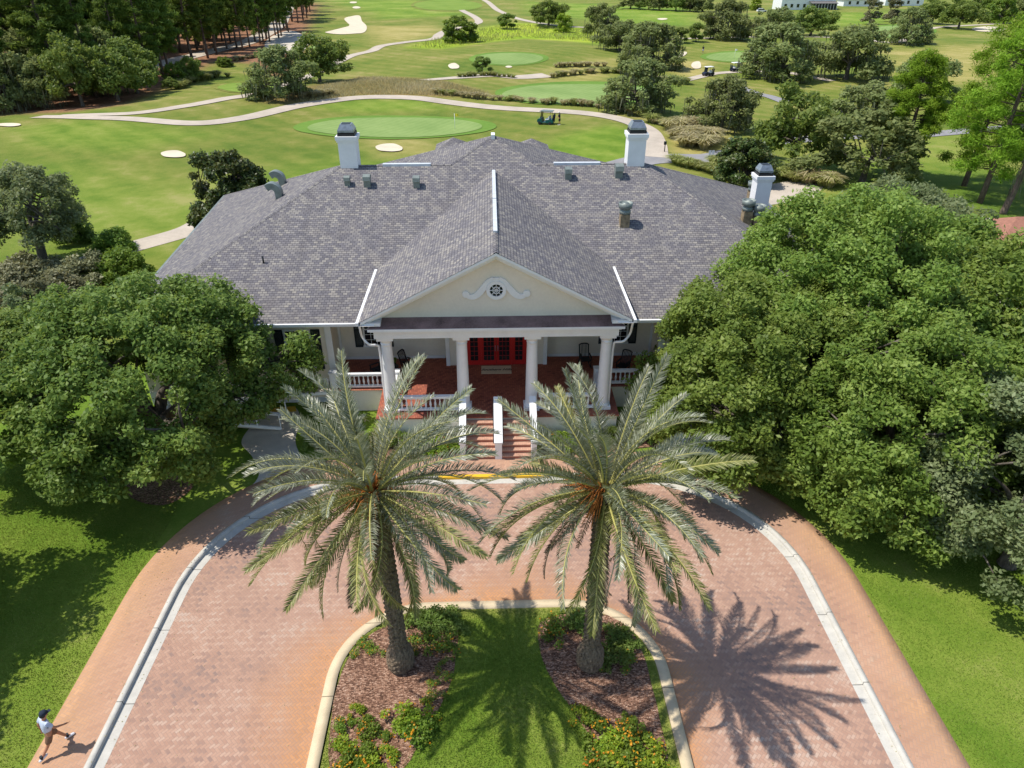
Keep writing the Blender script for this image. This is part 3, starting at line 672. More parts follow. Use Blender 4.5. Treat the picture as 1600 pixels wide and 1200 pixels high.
for s in (-1, 1): mb.box(*sorted((s * 6.06, s * 6.14)), 33.5, 36.38, 5.0, 5.9)
mb.build('porch_ceiling', M['siding'], club)
for s in (-1, 1):
    for b in [(s * 1.71, s * 1.93, VY - .06, VY - .003, FZ, 4.9), (s * 2.65, s * 2.87, VY - .06, VY - .003, FZ, 4.9), (s * 8.78, s * 9.12, WY - .07, WY - .003, .9, 4.95), (s * 8.86, s * 8.99, BY - .1, BY - .003, FZ, 5.0)]:
        mb = MB(); mb.box(*sorted(b[:2]), *b[2:]); mb.build('pilaster', M['white'], club)
    for b in [(s * 3.0, s * 8.85, BY - .04, BY - .003, FZ + .03, FZ + .2), (s * 9.13, s * 19.2, WY - .05, WY - .003, .1, .9)]:
        mb = MB(); mb.box(*sorted(b[:2]), *b[2:]); mb.build('base_board', M['white'], club)
mb = MB(); mb.box(-9.0, 9.0, 33.0, BY, .1, FZ); mb.box(-6.1, 6.1, gy0, 32.997, .1, FZ - .003); po = mb.build('porch_base', M['cream'], club)
M['porchpaver'] = herringbone('porch_pavers', .105, [(.1, srgb(124, 66, 54)), (.4, srgb(164, 92, 72)), (.75, srgb(186, 110, 82)), (1, srgb(180, 124, 100))], srgb(150, 80, 50), srgb(92, 66, 56), 0)
pf = MB(); pf.box(-9.02, 9.02, 32.9, BY, FZ, FZ + .02); pf.box(-6.2, 6.2, gy0 - .08, 32.897, FZ - .06, FZ + .018); pf.build('porch_floor', M['porchpaver'], club)
# tympanum, cornices, copper apron, entablature
ty = MB(); ty.prism([(-5.75, 30.95, 6.7), (5.75, 30.95, 6.7), (0, 30.95, 6.72 + 5.75 * .523)], (0, .2, 0)); ty.build('pediment', M['cream'], club)
cn = MB()
for s in (-1, 1):
    gs = (GZ - GE) / GX
    def off(dz0, dz1, y0, y1, x1=6.42):
        cn.prism([(0, y0, GZ + dz0), (s * x1, y0, GZ - x1 * gs + dz0), (s * x1, y0, GZ - x1 * gs + dz1), (0, y0, GZ + dz1)], (0, y1 - y0, 0))
    off(-.03, -.17, gy0 + .02, 30.95); off(-.175, -.34, gy0 + .22, 30.95); off(-.345, -.5, gy0 + .48, 30.95, 6.0)
    cn.box(*sorted((s * 5.5, s * 6.35)), gy0 + .1, 30.94, 6.56, 6.72)
cn.build('raking_cornice', M['white'], club)
mb = MB(); mb.prism([(-6.12, gy0 + .02, 6.46), (6.12, gy0 + .02, 6.46), (5.55, 30.94, 6.72), (-5.55, 30.94, 6.72)], (0, 0, -.02)); mb.build('copper_apron', M['copper'], club)
en = MB(); en.box(-5.9, 5.9, 30.5, 31.5, 5.8, 6.2); en.box(-6.0, 6.0, 30.38, 31.52, 6.2, 6.31); en.box(-6.12, 6.12, 30.2, 31.54, 6.31, 6.44)
for s in (-1, 1): en.box(*sorted((s * 5.35, s * 5.9)), 31.503, 33.6, 5.8, 6.3)
en.build('entablature', M['white'], club)
# oculus with scrolls
oc = ony(774, 453, 30.92); ocx, ocz = 0.0, float(oc[2])
def ringp(r0, r1, y0, y1, n=32):
    mb = MB()
    rs = [[(ocx + r_ * math.cos(2 * PI * k / n), y, ocz + r_ * math.sin(2 * PI * k / n)) for k in range(n)] for r_, y in ((r0, y1), (r0, y0), (r1, y0), (r1, y1))]
    mb.rings(rs, 0, False, cap=(False, False)); return mb
mb = ringp(.31, .47, 30.84, 30.97)
for k in range(4):
    a = PI * k / 4; mb.bar((ocx + .32 * math.cos(a), 30.87, ocz + .32 * math.sin(a)), (ocx - .32 * math.cos(a), 30.87, ocz - .32 * math.sin(a)), .025, .04, up=(0, 1, 0))
v = ringp(.15, .18, 30.85, 30.9); b0 = len(mb.v); mb.v += v.v; mb.f += [tuple(i + b0 for i in f) for f in v.f]; mb.m += v.m; mb.sm += v.sm
win = mb.build('window', M['white'], club); mb = MB(); mb.rings([[(ocx + .32 * math.cos(2 * PI * k / 24), 30.92, ocz + .32 * math.sin(2 * PI * k / 24)) for k in range(24)], [(ocx + .32 * math.cos(2 * PI * k / 24), 30.945, ocz + .32 * math.sin(2 * PI * k / 24)) for k in range(24)]]); mb.build('pane', M['glass'], win)
mb = MB()
for s in (-1, 1):
    pts = catmull([(.12, .56), (.36, .42), (.62, .08), (.86, -.2), (1.1, -.34), (1.34, -.3), (1.5, -.17)], 6); n = len(pts)
    wd = [.10 + .05 * math.sin(PI * min(1, i / n * 1.2)) for i in range(n)]; up_, dn = [], []
    for i, p in enumerate(pts):
        d = np.array(pts[min(i + 1, n - 1)]) - np.array(pts[max(0, i - 1)]); d /= np.hypot(*d); q = np.array([-d[1], d[0]]) * wd[i]
        up_.append(p + q); dn.append(p - q)
    P = lambda a, y: (ocx + s * a[0], y, ocz + a[1])
    mb.rings([[P(u_, 30.95), P(u_, 30.88), P(d_, 30.88), P(d_, 30.95)] for u_, d_ in zip(up_, dn)], 0, False)
    mb.rings([[(ocx + s * 1.44 + r_ * math.cos(2 * PI * k / 16), y, ocz - .2 + r_ * math.sin(2 * PI * k / 16)) for k in range(16)] for r_, y in ((.17, 30.95), (.17, 30.87), (.1, 30.86))], 0, False)
mb.box(-.13, .13, 30.86, 30.95, ocz + .47, ocz + .62)
mb.build('scroll_ornament', M['white'], club)
# columns
for x in (-5.42, -1.74, 1.74, 5.42):
    mb = MB(); z = FZ + .02; y = 31.0
    mb.box(x - .4, x + .4, y - .4, y + .4, z, z + .17)
    mb.lathe((x, y, z), [(.39, .17), (.4, .22), (.38, .27), (.33, .29), (.315, .33), (.305, 1.3), (.285, 2.6), (.262, 3.75), (.262, 3.82), (.285, 3.83), (.285, 3.87), (.265, 3.88), (.265, 3.98), (.3, 4.02), (.36, 4.1), (.37, 4.14)], 28)
    mb.box(x - .4, x + .4, y - .4, y + .4, z + 4.14, z + 4.325)
    mb.build('column', M['white'], club)
# downspouts
for s in (-1, 1):
    mb = MB(); x = s * 6.5
    mb.tube(catmull([(x, gy0 + .15, 6.62), (x, gy0 + .3, 6.3), (x, gy0 + .6, 5.75), (x - s * .3, 30.7, 5.4), (x - s * .65, 30.9, 5.25), (s * 5.78, 30.98, 5.0), (s * 5.76, 31.0, 4.2), (s * 5.76, 31.0, 1.5)], 5), .06, 8)
    mb.build('downspout', M['white'], club)
# entrance: two doors between sidelights
def lights(name, x0, x1, nxp, nzp, z0, z1, st, mat):
    mb = MB(); y0, y1 = VY - .02, VY + .05
    mb.box(x0, x0 + st, y0, y1, z0, z1); mb.box(x1 - st, x1, y0, y1, z0, z1); mb.box(x0 + st, x1 - st, y0, y1, z0, z0 + .28); mb.box(x0 + st, x1 - st, y0, y1, z1 - .14, z1)
    a, b, c, d = x0 + st, x1 - st, z0 + .28, z1 - .14
    for k in range(1, nxp): mb.box(a + (b - a) * k / nxp - .008, a + (b - a) * k / nxp + .008, y0 + .016, y1 - .01, c, d)
    for k in range(1, nzp): mb.box(a, b, y0 + .019, y1 - .012, c + (d - c) * k / nzp - .008, c + (d - c) * k / nzp + .008)
    o = mb.build(name, mat, club); mb = MB(); mb.box(a - .01, b + .01, VY + .02, VY + .03, c - .01, d + .01); mb.build('pane', M['glass'], o); return o
z0, z1 = FZ + .04, 4.0
lights('sidelight', -1.6, -.93, 2, 7, z0, z1, .12, M['red']); lights('sidelight', .93, 1.6, 2, 7, z0, z1, .12, M['red'])
for s in (-1, 1):
    d = lights('door', *sorted((s * .01, s * .86)), 3, 7, z0, z1, .13, M['red']); mb = MB(); mb.tube([(s * .075, VY - .07, 2.4), (s * .075, VY - .07, 2.75)], .018, 6); mb.build('handle', M['steel'], d)
mb = MB(); mb.box(-1.72, 1.72, VY - .05, VY + .08, z1 + .003, 4.45)
for x in (-1.66, -.895, .895, 1.66): mb.box(x - .033 - (.03 if abs(x) > 1 else 0), x + .033 + (.03 if abs(x) > 1 else 0), VY - .05, VY + .08, z0, z1)
mb.build('door_frame', M['red'], club)
mt = MB(); ma = onz(772, 579, FZ + .04); mt.box(-.88, .82, VY - 1.05, VY - .15, FZ + .021, FZ + .04)
mat_o = thing('doormat', (0, VY - .6, FZ + .02), 'pale oblong doormat with dark script lettering before the red doors', 'doormat')
mt.build('mat_base', M['mat'], mat_o)
cu = bpy.data.curves.new('t', 'FONT'); cu.body = 'Southern Hills'; cu.size = .3; cu.shear = .45; cu.align_x = 'CENTER'; cu.align_y = 'CENTER'; cu.offset = .006; cu.extrude = .001
to = bpy.data.objects.new('t', cu); COL.objects.link(to); bpy.context.view_layer.update()
tm = bpy.data.meshes.new_from_object(to.evaluated_get(bpy.context.evaluated_depsgraph_get())); bpy.data.objects.remove(to)
tm.materials.clear(); tm.materials.append(M['black']); tx = link(bpy.data.objects.new('mat_script', tm), mat_o); tx.location = (-.03, 0, .024)
# windows with shutters
def window(x, y, z0, z1, wd, nxp, nzp, shut=(1, 1)):
    mb = MB(); a, b = x - wd / 2, x + wd / 2; fr = .09
    mb.box(a - fr, a, y - .06, y, z0 - fr, z1 + fr); mb.box(b, b + fr, y - .06, y, z0 - fr, z1 + fr); mb.box(a, b, y - .06, y, z1, z1 + fr); mb.box(a - .14, b + .14, y - .1, y, z0 - fr - .02, z0 - .002)
    mb.box(a, b, y - .045, y - .002, (z0 + z1) / 2 - .03, (z0 + z1) / 2 + .03)
    for k in range(1, nxp): mb.box(a + wd * k / nxp - .012, a + wd * k / nxp + .012, y - .036, y - .004, z0, z1)
    for k in range(1, nzp): mb.box(a, b, y - .034, y - .005, z0 + (z1 - z0) * k / nzp - .012, z0 + (z1 - z0) * k / nzp + .012)
    o = mb.build('window', M['white'], club); mb = MB(); mb.box(a, b, y - .018, y - .003, z0, z1); mb.build('pane', M['glass'], o)
    for s in (-1, 1):
        if not shut[(s + 1) // 2]: continue
        mb = MB(); x0, x1 = sorted((x + s * (wd / 2 + fr + .03), x + s * (wd / 2 + fr + .5))); zz0, zz1 = z0 - .12, z1 + .08
        mb.box(x0, x0 + .06, y - .06, y - .002, zz0, zz1); mb.box(x1 - .06, x1, y - .06, y - .002, zz0, zz1)
        for zz in (zz0, (zz0 + zz1) / 2 - .04, zz1 - .08): mb.box(x0 + .06, x1 - .06, y - .058, y - .002, zz, zz + .08)
        for k in range(int((zz1 - zz0) / .07)): mb.box(x0 + .06, x1 - .06, y - .045, y - .004, zz0 + .07 * k + .008, zz0 + .07 * k + .05)
        mb.build('shutter', M['darkgreen'], club)
for s in (-1, 1):
    window(s * 7.0, BY, 2.4, 4.4, 1.0, 3, 6)
    for x in (10.6, 13.4, 16.4): window(s * x, WY, 2.35, 4.55, 1.25, 3, 6)
# balustrades
def balustrade(p, q, z=FZ + .02, h=.92, end=(0, 0)):
    p, q = Vector((*p, z)), Vector((*q, z)); d = q - p; L = d.length; d.normalize()
    mb = MB(); up_ = Vector((0, 0, 1))
    mb.bar(p + up_ * (h - .05), q + up_ * (h - .05), .22, .1); mb.bar(p + up_ * (h - .125), q + up_ * (h - .125), .15, .05); mb.bar(p + up_ * .13, q + up_ * .13, .17, .1)
    for k, e in enumerate(end):
        if e: c = (p, q)[k]; mb.box(c.x - .17, c.x + .17, c.y - .17, c.y + .17, z, z + h + .06); mb.box(c.x - .21, c.x + .21, c.y - .21, c.y + .21, z + h + .06, z + h + .14)
    o = mb.build('balustrade', M['white'], club); n = max(2, int(L / .23))
    for k in range(n):
        c = p + d * (L * (k + .5) / n); b = bpy.data.objects.new('baluster', BAL); link(b, o); b.location = c + up_ * .18 - club.location
mb = MB(); mb.lathe((0, 0, 0), [(.055, 0), (.055, .05), (.03, .08), (.045, .14), (.062, .22), (.05, .34), (.026, .46), (.035, .5), (.05, .53), (.05, .585)], 10); BAL = mb.mesh('baluster', M['white'])
for s in (-1, 1):
    balustrade((s * 2.1, 30.75), (s * 5.02, 30.75)); balustrade((s * 5.42, 31.4), (s * 5.42, 33.15), end=(0, 1)); balustrade((s * 5.6, 33.15), (s * 8.8, 33.15), end=(0, 1))
# stairs
st_ = MB(); n = 8; rise = (FZ - .14) / n; y0 = 28.35; tr = (gy0 - .08 - y0) / (n - 1)
for k in range(n - 1):
    st_.box(-1.62, 1.62, y0 + k * tr, gy0 - .09, .14 + k * rise + (.001 if k else -.1), .14 + (k + 1) * rise - .05)
M['riser'] = paint('riser_brick', srgb(176, 112, 92), .85, .15, 6); stair = st_.build('staircase', M['riser'], club)
tr_ = MB()
for k in range(n - 1): tr_.box(-1.62, 1.62, y0 + k * tr - .035, y0 + (k + 1) * tr - .002, .14 + (k + 1) * rise - .049, .14 + (k + 1) * rise)
M['tread'] = herringbone('tread_pavers', .1, [(.1, srgb(186, 138, 116)), (.6, srgb(208, 160, 134)), (1, srgb(214, 176, 152))], srgb(190, 140, 100), srgb(150, 124, 108), 0)
tr_.build('tread', M['tread'], stair)
for x, wd in ((-1.76, .26), (0, .34), (1.76, .26)):
    mb = MB(); yb, yt = y0 - .06, gy0 + .12; zb, zt = 1.12, FZ + .98
    mb.prism([(x - wd / 2, yb, .0), (x - wd / 2, yb, zb), (x - wd / 2, yt, zt), (x - wd / 2, yt, .2)], (wd, 0, 0))
    mb.prism([(x - wd / 2 - .04, yb - .05, zb - .02), (x - wd / 2 - .04, yb - .05, zb + .07), (x - wd / 2 - .04, yt + .05, zt + .09), (x - wd / 2 - .04, yt + .05, zt - .0)], (wd + .08, 0, 0))
    mb.build('stair_wall', M['white'], club)
    if x == 0:
        mb = MB()
        for s in (-1, 1):
            mb.tube([(s * .24, yb, zb), (s * .24, yt, zt + .02)], .02, 6); [mb.tube([(s * .24, yb + f * (yt - yb), zb + f * (zt - zb)), (s * .15, yb + f * (yt - yb), zb + f * (zt - zb) - .04)], .012, 5) for f in (.1, .5, .9)]
        mb.build('handrail', M['black'], club)
# ramp along the left wing
rp = MB()
rp.prism([(-9.05, 32.7, FZ), (-16.2, 32.7, .85), (-16.2, 32.7, .65), (-9.05, 32.7, FZ - .2)], (0, 1.2, 0))
rp.box(-17.6, -16.2, 31.2, 33.9, .62, .83)
rp.prism([(-16.2, 31.2, .82), (-11.4, 31.2, .2), (-11.4, 31.2, .08), (-16.2, 31.2, .62)], (0, 1.2, 0))
rp.build('access_ramp', M['concrete'], club)
rr = MB()
for (a, b) in (((-9.0, 32.66, FZ), (-16.2, 32.66, .85)), ((-16.2, 31.16, .83), (-11.4, 31.16, .2)), ((-16.2, 32.44, .83), (-11.4, 32.44, .2)), ((-17.6, 31.2, .83), (-17.6, 33.9, .83))):
    a, b = Vector(a), Vector(b)
    rr.bar(a + Vector((0, 0, .06)), b + Vector((0, 0, .06)), .1, .16)
    rr.bar(a + Vector((0, 0, .9)), b + Vector((0, 0, .9)), .06, .05)
    for k in range(5): c = a.lerp(b, k / 4); rr.bar(c, c + Vector((0, 0, .9)), .05)
rr.build('ramp_railing', M['white'], club)
# chimneys
def chimney(x, y, z0, zt, w_=1.08):
    mb = MB(); h_ = w_ / 2
    mb.box(x - h_, x + h_, y, y + w_, z0, zt - .34); mb.box(x - h_ - .06, x + h_ + .06, y - .06, y + w_ + .06, zt - .34, zt - .22); mb.box(x - h_ - .11, x + h_ + .11, y - .11, y + w_ + .11, zt - .22, zt)
    c = mb.build('chimney', M['white'], club)
    mb = MB(); cy = y + h_
    mb.lathe((x, cy, zt), [(h_ * 1.36, 0), (h_ * 1.36, .16)], 4, 1, True); mb.lathe((x, cy, zt), [(h_ * 1.3, .22), (h_ * 1.28, .34), (h_ * .86, .66)], 4, 0, True)
    mb.lathe((x, cy, zt), [(h_ * .7, .663), (h_ * .7, .68)], 4, 1, True)  # black plate stands in for the shade inside the cap's opening
    for a, b in ((-1, -1), (1, -1), (1, 1), (-1, 1)): mb.box(x + a * h_ * .85 - .03, x + a * h_ * .85 + .03, cy + b * h_ * .85 - .03, cy + b * h_ * .85 + .03, zt + .14, zt + .24, 1)
    mb.build('chimney_cap', [M['steel'], M['black']], c)
p = onplane(546, 263, FL, (0, -SL, 1)); chimney(p[0], p[1], p[2] - .4, 12.2)
p = onplane(993, 260, FL, (0, -SL, 1)); chimney(p[0], p[1], p[2] - .4, 12.25)
hn = (Vector(RR) - Vector(FR_)).cross(Vector(E2) - Vector(FR_)); hn = hn if hn.z > 0 else -hn
p = onplane(1186, 336, FR_, hn); q = p.copy(); t_ = ony(1206, 279, p[1]); chimney(p[0], p[1], p[2] - .6, float(t_[2]) + .15, 1.0)
# roof vents
def fan_vent(p, s=1.0):
    mb = MB(); mb.box(p[0] - .27 * s, p[0] + .27 * s, p[1], p[1] + .54 * s, p[2] - .2, p[2] + .75 * s, 0)
    c = (p[0], p[1] + .27 * s, p[2] + .75 * s)
    mb.lathe(c, [(.24 * s, 0), (.33 * s, .04), (.33 * s, .2), (.28 * s, .24), (.28 * s, .3), (.39 * s, .36), (.41 * s, .66), (.37 * s, .66), (.35 * s, .56), (.22 * s, .55), (.2 * s, .64), (.05 * s, .66)], 18, 1)
    mb.build('exhaust_vent', [M['rust'], M['galv']], club)
fan_vent(onplane(976, 356, FL, (0, -SL, 1)), 1.0)
for px, py in ((1175, 316), (1167, 350), (1183, 358)): fan_vent(onplane(px, py, FR_, hn), 1.0)
for px, py, s in ((543, 291, .8), (574, 293, 1.0), (651, 294, .95), (888, 281, 1.0), (967, 279, 1.15)):
    p = onplane(px, py, FL, (0, -SL, 1)); mb = MB(); a = .2 * s
    mb.box(p[0] - a, p[0] + a, p[1], p[1] + .4 * s, p[2] - .15, p[2] + .5 * s)
    mb.prism([(p[0] - a - .02, p[1] - .16 * s, p[2] + .42 * s), (p[0] - a - .02, p[1] - .12 * s, p[2] + .66 * s), (p[0] - a - .02, p[1] + .2 * s, p[2] + .76 * s), (p[0] - a - .02, p[1] + .44 * s, p[2] + .66 * s), (p[0] - a - .02, p[1] + .44 * s, p[2] + .5 * s)], (2 * a + .04, 0, 0))
    mb.build('roof_vent', M['galv'], club)
hl = (Vector(RL) - Vector(FL)).cross(Vector(E1) - Vector(FL)); hl = hl if hl.z > 0 else -hl
for px, py in ((437, 308), (442, 288)):
    p = Vector(onplane(px, py, FL, hl)); mb = MB(); pts = catmull([(0, 0, -.2), (0, 0, .35), (-.12, 0, .62), (-.4, 0, .74), (-.68, 0, .62)], 4); rs = []
    for i, c in enumerate(pts):
        d = Vector(pts[min(i + 1, len(pts) - 1)] - pts[max(0, i - 1)]).normalized(); u = Vector((-d.z, 0, d.x)) * .2; c = Vector(c) + p
        rs.append([c + u + Vector((0, -.25, 0)), c + u + Vector((0, .25, 0)), c - u + Vector((0, .25, 0)), c - u + Vector((0, -.25, 0))])
    mb.rings(rs, 0, False); mb.build('gooseneck_vent', M['galv'], club)
p = Vector(onplane(412, 411, FL, (0, -SL, 1))); mb = MB(); mb.tube([p - Vector((0, 0, .1)), p + Vector((0, 0, .4))], .05, 8); mb.build('vent_pipe', M['black'], club)

# ------------------------------------------------------------------ rocking chairs on the porch
def rocker(loc, rz, label):
    t_ = thing('rocking_chair', loc, label, 'chair', 'black rocking chairs on the porch', rz)
    mb = MB(); mb.box(-.27, .27, -.25, .25, .42, .46); mb.local('seat', M['black'], t_)
    mb = MB(); lean = .28
    for k in range(7): x = -.24 + .08 * k; mb.bar((x, .25, .46), (x, .25 + lean, 1.12 + .04 * math.sin(PI * k / 6)), .035, .02)
    mb.tube(catmull([(-.29, .53, 1.08), (-.15, .54, 1.17), (.15, .54, 1.17), (.29, .53, 1.08)], 4), .04, 6); mb.local('backrest', M['black'], t_)
    for s in (-1, 1):
        mb = MB(); mb.tube(catmull([(s * .27, -.5, .1), (s * .27, -.2, .035), (s * .27, .2, .035), (s * .27, .6, .13)], 4), .025, 6); mb.local('rocker', M['black'], t_)
        mb = MB(); mb.bar((s * .27, -.24, .05), (s * .27, -.24, .66), .045); mb.local('leg', M['black'], t_)
        mb = MB(); mb.bar((s * .27, .22, .05), (s * .27, .5, 1.1), .045); mb.local('leg', M['black'], t_)
        mb = MB(); mb.box(s * .27 - .045, s * .27 + .045, -.3, .3, .66, .69); mb.local('armrest', M['black'], t_)
for px, py, rz, lb in ((640, 580, 1.05, 'black rocking chair with slatted back turned sideways, left of the red doors'), (590, 588, -.9, 'black rocking chair behind the first white column on the left of the porch'),
                       (914, 572, .12, 'black slatted rocking chair facing out, beside the far right column'), (972, 582, -.6, 'black rocking chair outside the far right column, by the downspout')):
    p = onz(px, py, FZ + .02); p[0] = max(-8.2, min(8.2, p[0])); rocker((p[0], min(p[1], 35.6), FZ + .03), rz, lb)
mb = MB(); p = onz(617, 585, FZ + .02); tb = thing('side_table', (p[0], p[1], FZ + .025), 'small round black table holding a potted plant between two rocking chairs', 'table')
mb.lathe((0, 0, 0), [(.26, .5), (.26, .53)], 16); mb.local('tabletop', M['black'], tb)
for k in range(3): mb = MB(); a = 2 * PI * k / 3; mb.bar((.2 * math.cos(a), .2 * math.sin(a), 0), (.12 * math.cos(a), .12 * math.sin(a), .5), .03); mb.local('leg', M['black'], tb)
# ------------------------------------------------------------------ foliage
def unit(n):
    v = rng.normal(size=(n, 3)); return v / np.linalg.norm(v, axis=1, keepdims=True)
def leaves(C, RD, N, size, asp=.55, flat=.75, up=.75, out=.55, shell=.45, tintc=None, drop=0.0):
    """diamond leaf sprays on ellipsoidal clumps: centres C (k,3), radii RD (k,), N per clump"""
    k = len(C); idx = np.repeat(np.arange(k), N); n = len(idx)
    d = unit(n); r_ = RD[idx] * (shell + (1 - shell) * rng.random(n)) * (.8 + .35 * rng.random(n))
    P = C[idx] + d * r_[:, None] * np.array([1, 1, flat]); P[:, 2] -= drop * r_ * rng.random(n)
    nr = unit(n) + d * out + np.array([0, 0, up]); nr /= np.linalg.norm(nr, axis=1, keepdims=True)
    a = np.cross(nr, unit(n)); a /= np.linalg.norm(a, axis=1, keepdims=True) + 1e-9; b = np.cross(nr, a)
    s = size * (.6 + .8 * rng.random(n))[:, None]
    V = np.stack([P - a * s, P + b * s * asp - nr * s * .12, P + a * s, P - b * s * asp - nr * s * .12], 1).reshape(-1, 3)
    F = np.arange(4 * n).reshape(n, 4)
    tc = (rng.random(k) if tintc is None else tintc)[idx]
    tint = np.clip(.25 + .5 * tc * .8 + .45 * (rng.random(n) - .4), 0, 1)
    return V, F, tint
def joinq(L):
    V, F, T = [], [], []; o = 0
    for v, f, t_ in L: V.append(v); F.append(f + o); T.append(t_); o += len(v)
    return np.concatenate(V), np.concatenate(F), np.concatenate(T)
def dome(R_, zlow, ztop, ncl, cr, seed, lobes=.14, skirt=.35, inner=.25):
    """clump centres filling a broad dome with an uneven outline"""
    g = np.random.default_rng(seed); ph = g.random(4) * 6.28; C = []; RD = []
    for q in range(ncl * 3):
        th = g.random() * 2 * PI; u = math.sqrt(g.random())
        Rt = R_ * (1 + lobes * math.sin(3 * th + ph[0]) + lobes * .7 * math.sin(5 * th + ph[1]) + lobes * .4 * math.sin(9 * th + ph[2]))
        r_ = u * Rt * .93; prof = math.sqrt(max(0, 1 - u ** 2.2)); bump_ = 1 + .12 * math.sin(r_ * 1.9 + ph[3]) * math.sin(th * 4 + ph[1])
        top = zlow + (ztop - zlow) * (.26 + .74 * prof) * bump_ - cr * .6; low = zlow + (ztop - zlow) * (.3 * (1 - u)) + .1
        a = g.random()
        z = top - (top - low) * (0 if a < 1 - skirt - inner else (g.random() if a < 1 - skirt else .55 + .45 * g.random()))
        if a >= 1 - skirt and u < .6: continue
        p = np.array([r_ * math.cos(th), r_ * math.sin(th), z])
        if C and a < .7:
            dd = np.linalg.norm(np.array(C[-200:]) - p, axis=1)
            if dd.min() < cr * .55: continue
        C.append(p); RD.append(cr * (.65 + .7 * g.random()))
        if len(C) >= ncl: break
    C = np.array(C); RD = np.array(RD)
    if len(C) > 120:
        k = np.array([np.sort(np.linalg.norm(C - c, axis=1))[2] < cr * (1.9 if len(C) > 300 else 2.6) for c in C]); C, RD = C[k], RD[k]
    return C, RD
def skeleton(mb, C, rt, fork, seed, n1=9, twig=True, wob=.3):
    g = random.Random(seed); ang = [math.atan2(c[1], c[0]) for c in C]; order = list(range(len(C))); g.shuffle(order)
    base = [(0, 0, -.25), (0, 0, .15), (g.uniform(-.1, .1), g.uniform(-.1, .1), fork * .5), (g.uniform(-.15, .15), g.uniform(-.15, .15), fork)]
    mb.tube(base, [rt * 1.5, rt * 1.12, rt * .92, rt * .85], 12); f = Vector(base[-1]); nodes = []
    prim = []
    for i in order:
        if len(prim) >= n1: break
        if all(abs((ang[i] - ang[j] + PI) % (2 * PI) - PI) > 2 * PI / n1 * .5 for j in prim) and np.hypot(*C[i][:2]) > .3: prim.append(i)
    for i in prim:
        e = f.lerp(Vector(C[i]), .86); q = f.lerp(e, .35) + Vector((g.uniform(-wob, wob), g.uniform(-wob, wob), .3)); q2 = f.lerp(e, .7) + Vector((g.uniform(-wob, wob), g.uniform(-wob, wob), .1))
        pts = catmull([f - Vector((0, 0, .2)), q, q2, e], 4); n = len(pts); mb.tube(pts, [rt * .6 * (1 - k / n) ** 1.3 + .012 for k in range(n)], 7)
        nodes += [(Vector(p), rt * .4 * (1 - .8 * k / n) + .012) for k, p in enumerate(pts)][3:]
    if twig and nodes:
        A = np.array([tuple(p) for p, _ in nodes])
        for i in order:
            if i in prim: continue
            e = Vector(C[i]); j = int(np.argmin(np.linalg.norm(A - C[i], axis=1) + .6 * (A[:, 2] > C[i][2]))); p, r_ = nodes[j]
            if (p - e).length > (2.4 if len(C) > 120 else 4): continue
            mid = p.lerp(e, .5) + Vector((g.uniform(-.2, .2), g.uniform(-.2, .2), .12)); mb.tube([p, mid, e], [min(r_, .09), min(r_, .06), .012], 4)
def strands(C, RD, n, ln, wd):
    P = C[rng.integers(0, len(C), n)] + unit(n) * RD.mean() * .9; P[:, 2] -= RD.mean() * .4
    a = unit(n); a[:, 2] = 0; a /= np.linalg.norm(a, axis=1, keepdims=True) + 1e-6; L = ln * (.4 + rng.random(n))[:, None]; dn = np.array([0, 0, -1]) * L + rng.normal(size=(n, 3)) * .08 * ln
    V = np.stack([P - a * wd, P + a * wd, P + a * wd * .3 + dn, P - a * wd * .3 + dn], 1).reshape(-1, 3)
    return V, np.arange(4 * n).reshape(n, 4), rng.random(n)

def oak(name, loc, label, R_, zlow, ztop, ncl, cr, nl, ls, seed, leaf, rt=.4, fork=2.2, group=None, cat='tree', moss=0, sx=1, sy=1, **kw):
    t_ = thing(name, loc, label, cat, group)
    C, RD = dome(R_, zlow, ztop, ncl, cr, seed, **kw); C[:, 0] *= sx; C[:, 1] *= sy
    mb = MB(); skeleton(mb, C, rt, fork, seed, n1=10 if ncl > 60 else 7, wob=R_ * .05); mb.local('trunk', M['bark'], t_)
    V, F, T = leaves(C, RD, np.maximum(20, (nl * (RD / cr) ** 2)).astype(int), ls)
    np_obj('crown', np_mesh('crown', V, F, M[leaf], None, dict(tint=T)), t_)
    if moss:
        V, F, T = strands(C, RD, moss, R_ * .3, R_ * .018); np_obj('hanging_moss', np_mesh('hanging_moss', V, F, M['moss'], None, dict(tint=T)), t_)
    return t_

# near trees
oak('live_oak', (18.8, 34.0, .1), 'huge tall live oak hiding the right end of the clubhouse', 7.8, 1.6, 10.9, 520, .8, 340, .105, 3, 'oakleaf', .5, 2.4, inner=.3)
oak('live_oak', (12.6, 29.7, .1), 'bright green live oak nearest the porch, just behind the right palm', 6.2, 1.2, 8.0, 360, .74, 330, .1, 8, 'oakleaf', .4, 2.1, inner=.3)
oak('live_oak', (18.0, 25.4, .1), 'live oak in front of the huge one, overhanging the brick walk on the right', 5.6, 1.3, 8.2, 320, .74, 340, .1, 61, 'oakleaf', .4, 2.1, inner=.3)
oak('live_oak', (23.5, 32.5, .1), 'live oak behind the grey green tree at the right edge', 7.3, 1.5, 9.4, 340, .86, 300, .12, 17, 'oakleaf', .42, 2.2)
oak('grey_oak', (20.8, 20.6, .1), 'grey green oak cut off by the right edge, above the sunny lawn', 4.4, 1.4, 8.2, 210, .68, 360, .095, 12, 'oakgrey', .3, 2.0)
oak('willow_oak', (27.2, 45.0, .1), 'feathery grey green tree just behind the huge oak, in front of the light green pines', 6.0, 2.5, 8.6, 200, .85, 260, .12, 23, 'oakgrey', .35, 2.4)
